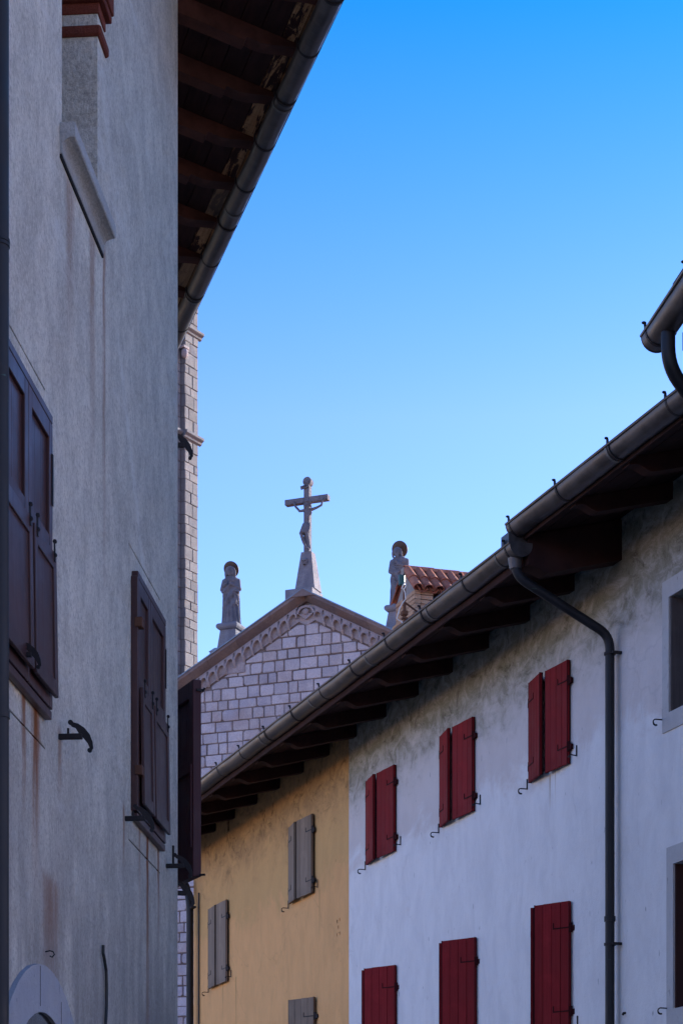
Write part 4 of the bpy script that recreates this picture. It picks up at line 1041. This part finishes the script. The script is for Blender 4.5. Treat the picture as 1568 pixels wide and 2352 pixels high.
def pedestal(par, M, zb, hz, w0, w1, slab=True):
    h = hz - zb
    vs = []
    hs_ = h - (.20 if slab else 0)
    m = MB(); m.add([(x*w0, y*w0, zb) for x, y in ((-1, -1), (1, -1), (1, 1), (-1, 1))] + [(x*w1, y*w1, zb + hs_) for x, y in ((-1, -1), (1, -1), (1, 1), (-1, 1))],
        [(0, 3, 2, 1), (4, 5, 6, 7), (0, 1, 5, 4), (1, 2, 6, 5), (2, 3, 7, 6), (3, 0, 4, 7)])
    m.build('pedestal', M_plinth, par, M)
    if slab:
        pr = [(w1 + .0, 0), (w1 + .05, .02), (w1 + .085, .06), (w1 + .095, .10), (w1 + .085, .145), (w1 + .05, .185), (w1 - .02, .198)]
        rings = []
        for r, z_ in pr:
            rings.append([(x*r - (0), y*r, zb + hs_ + .001 + z_) for x, y in ((-1, -1), (1, -1), (1, 1), (-1, 1))])
        m = MB(); m.loft(rings); m.build('rounded_slab', M_plinth, par, M)

def draped(h, seed, lean=0.):
    """robed figure: one lofted body with folds, head, arms and hands merged by remeshing. x right, y front, z up"""
    r = random.Random(seed); m = MB(); N = 56; rings = []
    keys = [(0, .265, .20), (.05, .262, .20), (.25, .245, .19), (.55, .235, .185), (.85, .235, .18), (1.05, .245, .175), (1.2, .25, .165), (1.28, .235, .15), (1.345, .17, .12), (1.385, .09, .085)]
    def kr(z):
        for (a, b, c), (d, e, f) in zip(keys[:-1], keys[1:]):
            if a <= z <= d: t = (z - a)/(d - a); return b + (e - b)*t, c + (f - c)*t
        return keys[-1][1:]
    zs_ = [i*.03 for i in range(0, 47)]
    for z in zs_:
        rx, ry = kr(z); ring = []
        for k in range(N):
            a = 2*math.pi*k/N; fx, fy = math.cos(a), math.sin(a)
            front = max(0, fy); lower = max(0, min(1, (1.0 - z)/.35)); upper = 1 - lower
            amp = .050*lower*abs(math.sin(a*7 + seed + .8*math.sin(z*3)))**.7 - .025*lower
            diag = .042*math.sin((z*17 + fx*rx*26*(1 if seed % 2 else -1) + .9)) * front * max(0, min(1, (z - .35)/.2))*max(0, min(1, (1.32 - z)/.12))
            q = 1 + (amp + diag)/max(rx, .1)
            ring.append((rx*q*fx + lean*z, ry*q*fy + .02*max(0, .15 - z)*0, z))
        rings.append(ring)
    m.loft(rings)
    return m
def head(m, cx_, cy, cz, veil=True, beard=False, tilt=0.):
    M = T(cx_, cy, cz) @ RY(tilt)
    m.ball((0, 0, 0), (.098, .112, .128), 20, 14, M)                       # skull and face
    m.ball((0, .045, -.05), (.07, .07, .075), 16, 10, M)                   # jaw
    m.tube([(0, .108, .03), (0, .135, -.02)], [.012, .020], 8, M); m.ball((0, .128, -.022), .02, 8, 6, M)   # nose
    m.ball((0, .112, -.062), (.032, .014, .010), 10, 6, M); m.ball((0, .108, -.080), (.026, .013, .009), 10, 6, M)  # lips
    for s in (-1, 1):
        m.ball((s*.037, .098, .012), (.018, .014, .012), 8, 6, M)          # eyes
        m.tube([(s*.012, .115, .036), (s*.062, .094, .036)], .011, 6, M)   # brow
        m.ball((s*.055, .07, -.03), (.03, .03, .03), 8, 6, M)
    if veil:
        # hair and veil wrap round the face
        pts = [(-.115, .03, -.16), (-.135, .035, -.06), (-.13, .04, .04), (-.09, .045, .12), (0, .05, .155), (.09, .045, .12), (.13, .04, .04), (.135, .035, -.06), (.115, .03, -.16)]
        m.tube(pts, .036, 10, M); m.ball((0, -.04, .01), (.145, .11, .155), 18, 12, M); m.ball((0, -.05, -.13), (.15, .10, .12), 14, 8, M)
        for s in (-1, 1):
            for q in range(5): m.ball((s*(.085 + .006*(q % 2)), .082, .055 - q*.032), .02, 8, 6, M)
        m.tube([(-.08, .085, .075), (0, .108, .095), (.08, .085, .075)], .018, 8, M)
    else:
        m.ball((0, -.03, .025), (.125, .118, .135), 18, 12, M)
        for s in (-1, 1):
            m.tube([(s*.10, .02, .08), (s*.125, .02, -.02), (s*.12, .03, -.13)], [.03, .035, .03], 8, M)
            for q in range(4): m.ball((s*.112, .05, .05 - q*.05), .024, 8, 6, M)
    if beard:
        m.ball((0, .075, -.125), (.062, .05, .075), 12, 8, M)
        for s in (-1, 0, 1): m.tube([(s*.03, .10, -.09), (s*.022, .10, -.19)], [.022, .010], 6, M)
    else: m.ball((0, .055, -.105), (.035, .035, .03), 10, 6, M)
    m.tube([(0, -.01, -.07), (0, -.015, -.2)], [.06, .075], 10, M)
def hand(m, M, s=1):
    """palm with four fingers and a thumb, fingers point to +z, palm faces +y"""
    m.ball((0, 0, .04), (.036, .017, .045), 10, 7, M)
    for i, (x, l) in enumerate(((-.027, .060), (-.009, .072), (.010, .068), (.027, .052))):
        m.limb([(x, 0, .07), (x*1.08, .004, .07 + l*.55), (x*1.1, .016, .07 + l)], [.0095, .0088, .0072], 6, M)
    m.limb([(s*.03, .004, .02), (s*.052, .014, .05), (s*.055, .022, .078)], [.012, .0105, .009], 6, M)

def halo(par, M, ribs):
    n = 32; vs = []; m = MB()
    prof = [(.0, -.02), (.10, -.018), (.19, .0), (.225, .02), (.225, .032), (.18, .014), (.0, .0)]
    for r, y in prof[:]: vs += [(r*math.cos(2*math.pi*k/n)*(1 + (.0)), -y, r*math.sin(2*math.pi*k/n)) for k in range(n)]
    fs = [(i*n + k, i*n + (k + 1) % n, (i + 1)*n + (k + 1) % n, (i + 1)*n + k) for i in range(len(prof) - 1) for k in range(n)]
    m.add(vs, fs)
    if ribs:
        for k in range(30):
            a = 2*math.pi*k/30; m.tube([(.11*math.cos(a), .018, .11*math.sin(a)), (.215*math.cos(a), -.012, .215*math.sin(a))], .006, 4)
    m.tube([(.225*math.cos(2*math.pi*k/24), -.026, .225*math.sin(2*math.pi*k/24)) for k in range(25)], .009, 6)
    return m.build('halo', M_halo, par, M, 'auto')

# left statue: veiled woman with clasped hands
zpb = base_block(1); base_block(-1)
xL, zF = FC.pt(531, 1435, WY)
sl = thing('statue', 'veiled woman in stone with clasped hands and halo on the left of the gable', 'statue', MC @ T(xL, WY, zF), 'statues on the church gable')
MSt = MC @ T(xL, WY, zF)
pedestal(sl, MSt, zpb - zF - .02, -.0, .31, .24)
m = draped(1.5, 1)
head(m, .015, .03, 1.475, True)
for s in (-1, 1):                                  # sleeves and forearms folded to the breast
    m.limb([(s*.20, .0, 1.24), (s*.245, .06, .99), (.05 + s*.085, .20, 1.10)], [.075, .07, .042], 12)
    for q in range(3): m.limb([(s*.24, .05 + .03*q, .96 - .03*q), (s*.15, .17, .97 - .04*q + .02)], [.03, .018], 6)
    hand(m, T(.05 + s*.04, .215, 1.10) @ RZ(-s*math.radians(60)) @ RX(math.radians(-12)) @ RY(math.radians(s*8)), s)
for q in range(5): m.tube([(-.05 - .02*q, .17, 1.02 - .07*q), (-.16, .15, .93 - .09*q), (-.235, .06, .86 - .10*q)], .017, 6)
o = m.build('body', M_statue, sl, MSt @ RZ(math.radians(14)), True); remesh(o, .011, 2)
halo(sl, MSt @ T(.035, -.055, 1.60) @ RX(math.radians(-30)), True)
# right statue: bearded man, hand on breast
xR, zFr = FC.pt(917, 1393, WY)
sr = thing('statue', 'bearded robed man in stone with ribbed halo behind the chimney on the right', 'statue', MC @ T(xR, WY, zFr), 'statues on the church gable')
MSr = MC @ T(xR, WY, zFr)
pedestal(sr, MSr, zpb - zFr - .02, -.0, .31, .24)
m = draped(1.5, 2)
head(m, .05, .05, 1.49, False, True, math.radians(5))
m.limb([(-.2, 0, 1.24), (-.235, .06, 1.0), (-.06, .2, 1.10)], [.08, .075, .042], 12); hand(m, T(-.05, .205, 1.10) @ RY(math.radians(50)) @ RX(math.radians(-8)), 1)
m.limb([(.2, 0, 1.24), (.24, .04, .98), (.12, .17, .88)], [.08, .072, .045], 12); hand(m, T(.10, .185, .88) @ RY(math.radians(-75)), -1)
for q in range(6): m.tube([(-.16 + .02*q, .12, 1.22 - .05*q), (.0, .19, 1.14 - .06*q), (.17, .14, 1.2 - .05*q)], .017, 6)
for q in range(4): m.tube([(.17, .15, .92 - .05*q), (.02, .2, .88 - .10*q), (-.14, .15, .98 - .16*q)], .016, 6)
m.ball((0, -.02, 1.30), (.17, .12, .12), 14, 8)
o = m.build('body', M_statue, sr, MSr @ RZ(math.radians(6)), True); remesh(o, .011, 2)
halo(sr, MSr @ T(.02, -.055, 1.60) @ RX(math.radians(-22)), True)

# crucifix on the apex
cxz = lambda px, py, w_=WY: FC.pt(px, py, w_)
crux = thing('crucifix', 'tall stone crucifix with carved figure on an obelisk at the top of the gable', 'crucifix', MC @ T(0, WY, ZA))
plx0, plx1 = cxz(728, 1355)[0], cxz(666, 1355)[0]
zp1 = cxz(700, 1351, WY + .3)[1]; zp0 = zp1 - .55
pcx = (plx0 + plx1)/2; hw = (plx1 - plx0)/2
MB().cbox(plx0, plx1, WY - .42, WY + .36, zp0, zp1, .01).build('plinth', M_plinth, crux, MC)
MB().box(plx0 - .012, plx1 + .012, WY - .44, WY + .38, zp0 - .05, zp0 + .03).build('flashing', M_lead, crux, MC)
ob0, ob1 = cxz(722, 1350, WY + .25)[0], cxz(677, 1350, WY + .25)[0]; ot0, ot1 = cxz(714.4, 1266, WY + .15)[0], cxz(691, 1266, WY + .15)[0]
zo = cxz(702, 1267, WY + .15)[1]
mm = MB(); mm.add([(ob0, WY - .29, zp1), (ob1, WY - .29, zp1), (ob1, WY + .25, zp1), (ob0, WY + .25, zp1), (ot0, WY - .14, zo), (ot1, WY - .14, zo), (ot1, WY + .14, zo), (ot0, WY + .14, zo)],
    [(0, 1, 2, 3), (7, 6, 5, 4), (0, 4, 5, 1), (1, 5, 6, 2), (2, 6, 7, 3), (3, 7, 4, 0)]); mm.build('obelisk', M_plinth, crux, MC)
c0, c1 = cxz(712.4, 1200)[0], cxz(700, 1200)[0]; ztop = cxz(706, 1104)[1]
MB().cbox(c0, c1, WY - .10, WY + .09, zo + .002, ztop, .006).build('cross_shaft', M_statue, crux, MC)
bx_0, bx_1 = cxz(755, 1150)[0], cxz(656.7, 1150)[0]; zb0 = cxz(706, 1150)[1]; bhh = .075
ba = MB(); ba.cbox(bx_0, c0 - .001, WY - .09, WY + .10, zb0 - bhh, zb0 + bhh, .006).cbox(c1 + .001, bx_1, WY - .09, WY + .10, zb0 - bhh, zb0 + bhh, .006).cbox(c0 + .008, c1 - .008, WY + .0905, WY + .102, zb0 - bhh, zb0 + bhh, .003)
ba.build('cross_beam', M_statue, crux, MC)
dx_, dz_ = cxz(708, 1108)
dsk = MB(); dsk.tube([(dx_, WY - .08, dz_), (dx_, WY + .11, dz_)], .125, 24).ball((dx_, WY + .09, dz_ - .02), (.07, .05, .07), 10, 6)
for q in range(5): dsk.ball((dx_ + .06*math.cos(q*1.3), WY + .12, dz_ - .03 + .05*math.sin(q*1.3)), .025, 6, 4)
dsk.build('roundel', M_statue, crux, MC)
tx, tz = cxz(704, 1121); Mt = MC @ T(tx, WY + .115, tz) @ RY(math.radians(12))
tt = MB(); tt.cbox(-.125, .135, -.02, .025, -.045, .05, .006)
ttl = tt.build('title_board', M_statue, crux, Mt)
lt = MB()                                          # letters seen from the front run toward -x
def stroke(ax_, az, bx_, bz): lt.tube([(-ax_, .028, az), (-bx_, .028, bz)], .005, 4)
for cx2, L_ in ((-.09, 'I'), (-.045, 'N'), (.02, 'R'), (.085, 'I')):
    if L_ == 'I': stroke(cx2, -.028, cx2, .032)
    if L_ == 'N': stroke(cx2, -.028, cx2, .032); stroke(cx2, .032, cx2 + .035, -.028); stroke(cx2 + .035, -.028, cx2 + .035, .032)
    if L_ == 'R': stroke(cx2, -.028, cx2, .032); stroke(cx2, .032, cx2 + .03, .028); stroke(cx2 + .03, .028, cx2 + .03, .006); stroke(cx2 + .03, .006, cx2, .0); stroke(cx2, .0, cx2 + .032, -.028)
lt.build('lettering', M_dark, crux, Mt)
# figure
fy = WY + .15
def q3(px, py, dy=0): a, b = cxz(px, py, fy + dy); return (a, fy + dy, b)
m = MB()
m.limb([q3(707, 1173), q3(706, 1190), q3(704.5, 1204)], [.095, .078, .075], 14); m.ball(q3(708, 1178, .02), (.115, .07, .09), 14, 8); m.ball(q3(704, 1200, .025), (.06, .05, .05), 10, 6)
m.limb([q3(700, 1172), q3(688, 1174), q3(679, 1164, .01), q3(674, 1154, .0)], [.045, .036, .033, .025], 10)
m.limb([q3(714, 1171), q3(727, 1166), q3(738, 1160, .01), q3(742, 1146, .0)], [.047, .037, .033, .025], 10)
m.tube([q3(706, 1172), q3(706, 1163, .04)], [.05, .045], 10)
hx_, hy_, hz_ = q3(705.5, 1160, .07)
head(m, 0, 0, 0, False, True) if False else None
hm_ = MB(); head(hm_, 0, 0, 0, False, True, 0); m.add(hm_.v, hm_.f, T(hx_, hy_, hz_) @ RY(math.radians(14)) @ RX(math.radians(-28)) @ Matrix.Scale(.74, 4))
cr = [(math.cos(a)*.092, math.sin(a)*.092, .0) for a in [2*math.pi*i/16 for i in range(17)]]
m.tube([(hx_ + a, hy_ + b, hz_ + .075 + c) for a, b, c in cr], .014, 6)
m.limb([q3(700, 1206), q3(691, 1225, .09), q3(697, 1245, .04), q3(703, 1258, .03)], [.075, .052, .042, .028], 12)
m.limb([q3(708, 1206), q3(704, 1223, .10), q3(708, 1243, .05), q3(710, 1254, .03)], [.075, .052, .042, .028], 12)
m.limb([q3(702, 1255, .03), q3(709, 1262, .07)], [.03, .022], 8); m.limb([q3(710, 1252, .03), q3(712, 1259, .09)], [.03, .02], 8)
a = q3(673, 1156, .0); hand(m, T(*a) @ RY(math.radians(55)) @ Matrix.Scale(.8, 4), 1)
a = q3(742, 1147, .0); hand(m, T(*a) @ RY(math.radians(-55)) @ Matrix.Scale(.8, 4), -1)
for q in range(6):
    for s in (-1, 1): m.tube([(q3(706.5, 1178 + q*3.2)[0] + s*.02, fy + .085, q3(706.5, 1178 + q*3.2)[2]), (q3(706.5, 1178 + q*3.2)[0] + s*.085, fy + .045, q3(706.5, 1180 + q*3.2)[2])], .009, 5)
o = m.build('figure', M_statue, crux, MC, True); remesh(o, .009, 1)
m = MB(); rings = []
for i, (px, py, rx, ry, dy) in enumerate(((706, 1201, .09, .075, .0), (705, 1207, .105, .09, .01), (703, 1214, .125, .10, .035), (700.5, 1221, .135, .105, .06), (699.5, 1225, .13, .10, .065))):
    c = q3(px, py, dy); rings.append([(c[0] + rx*(1 + .09*math.sin(7*t + i*.5))*math.cos(t), c[1] + ry*(1 + .12*math.sin(7*t + i*.5))*math.sin(t), c[2] + .02*math.sin(2*t)) for t in [2*math.pi*k/36 for k in range(36)]])
m.loft(rings); m.build('loincloth', M_statue, crux, MC, True)
# skull on the obelisk
kx_, kz_ = cxz(699.5, 1290, WY + .2); sk = MB(); yk = WY + .19
sk.ball((kx_, yk, kz_ + .03), (.085, .075, .085), 16, 10); sk.ball((kx_, yk + .01, kz_ - .06), (.055, .05, .05), 12, 8)
for s in (-1, 1): sk.tube([(kx_ + s*.035 - .02, yk + .07, kz_ + .035), (kx_ + s*.035 + .02, yk + .07, kz_ + .035)], .016, 6); sk.ball((kx_ + s*.05, yk + .05, kz_ - .02), .024, 8, 5)
sk.ball((kx_, yk + .075, kz_ - .03), .014, 6, 4)
o = sk.build('skull', M_plinth, crux, MC, True); remesh(o, .008, 1)
for s in (-1, 1): MB().ball((kx_ + s*.035, yk + .072, kz_ + .008), (.018, .01, .016), 8, 5).build('eye_socket_shade', M_dark, crux, MC)  # dark balls paint the shade inside the stone sockets
MB().ball((kx_, yk + .045, kz_ - .085), (.035, .02, .018), 8, 5).build('mouth_shade', M_dark, crux, MC)  # dark ball painted as shade in the mouth

for o in list(SC.objects):
    if o.type == 'MESH' and 'kind' not in o and o.parent is None and 'category' not in o: print('UNTAGGED', o.name)
print('objects', len(SC.objects))
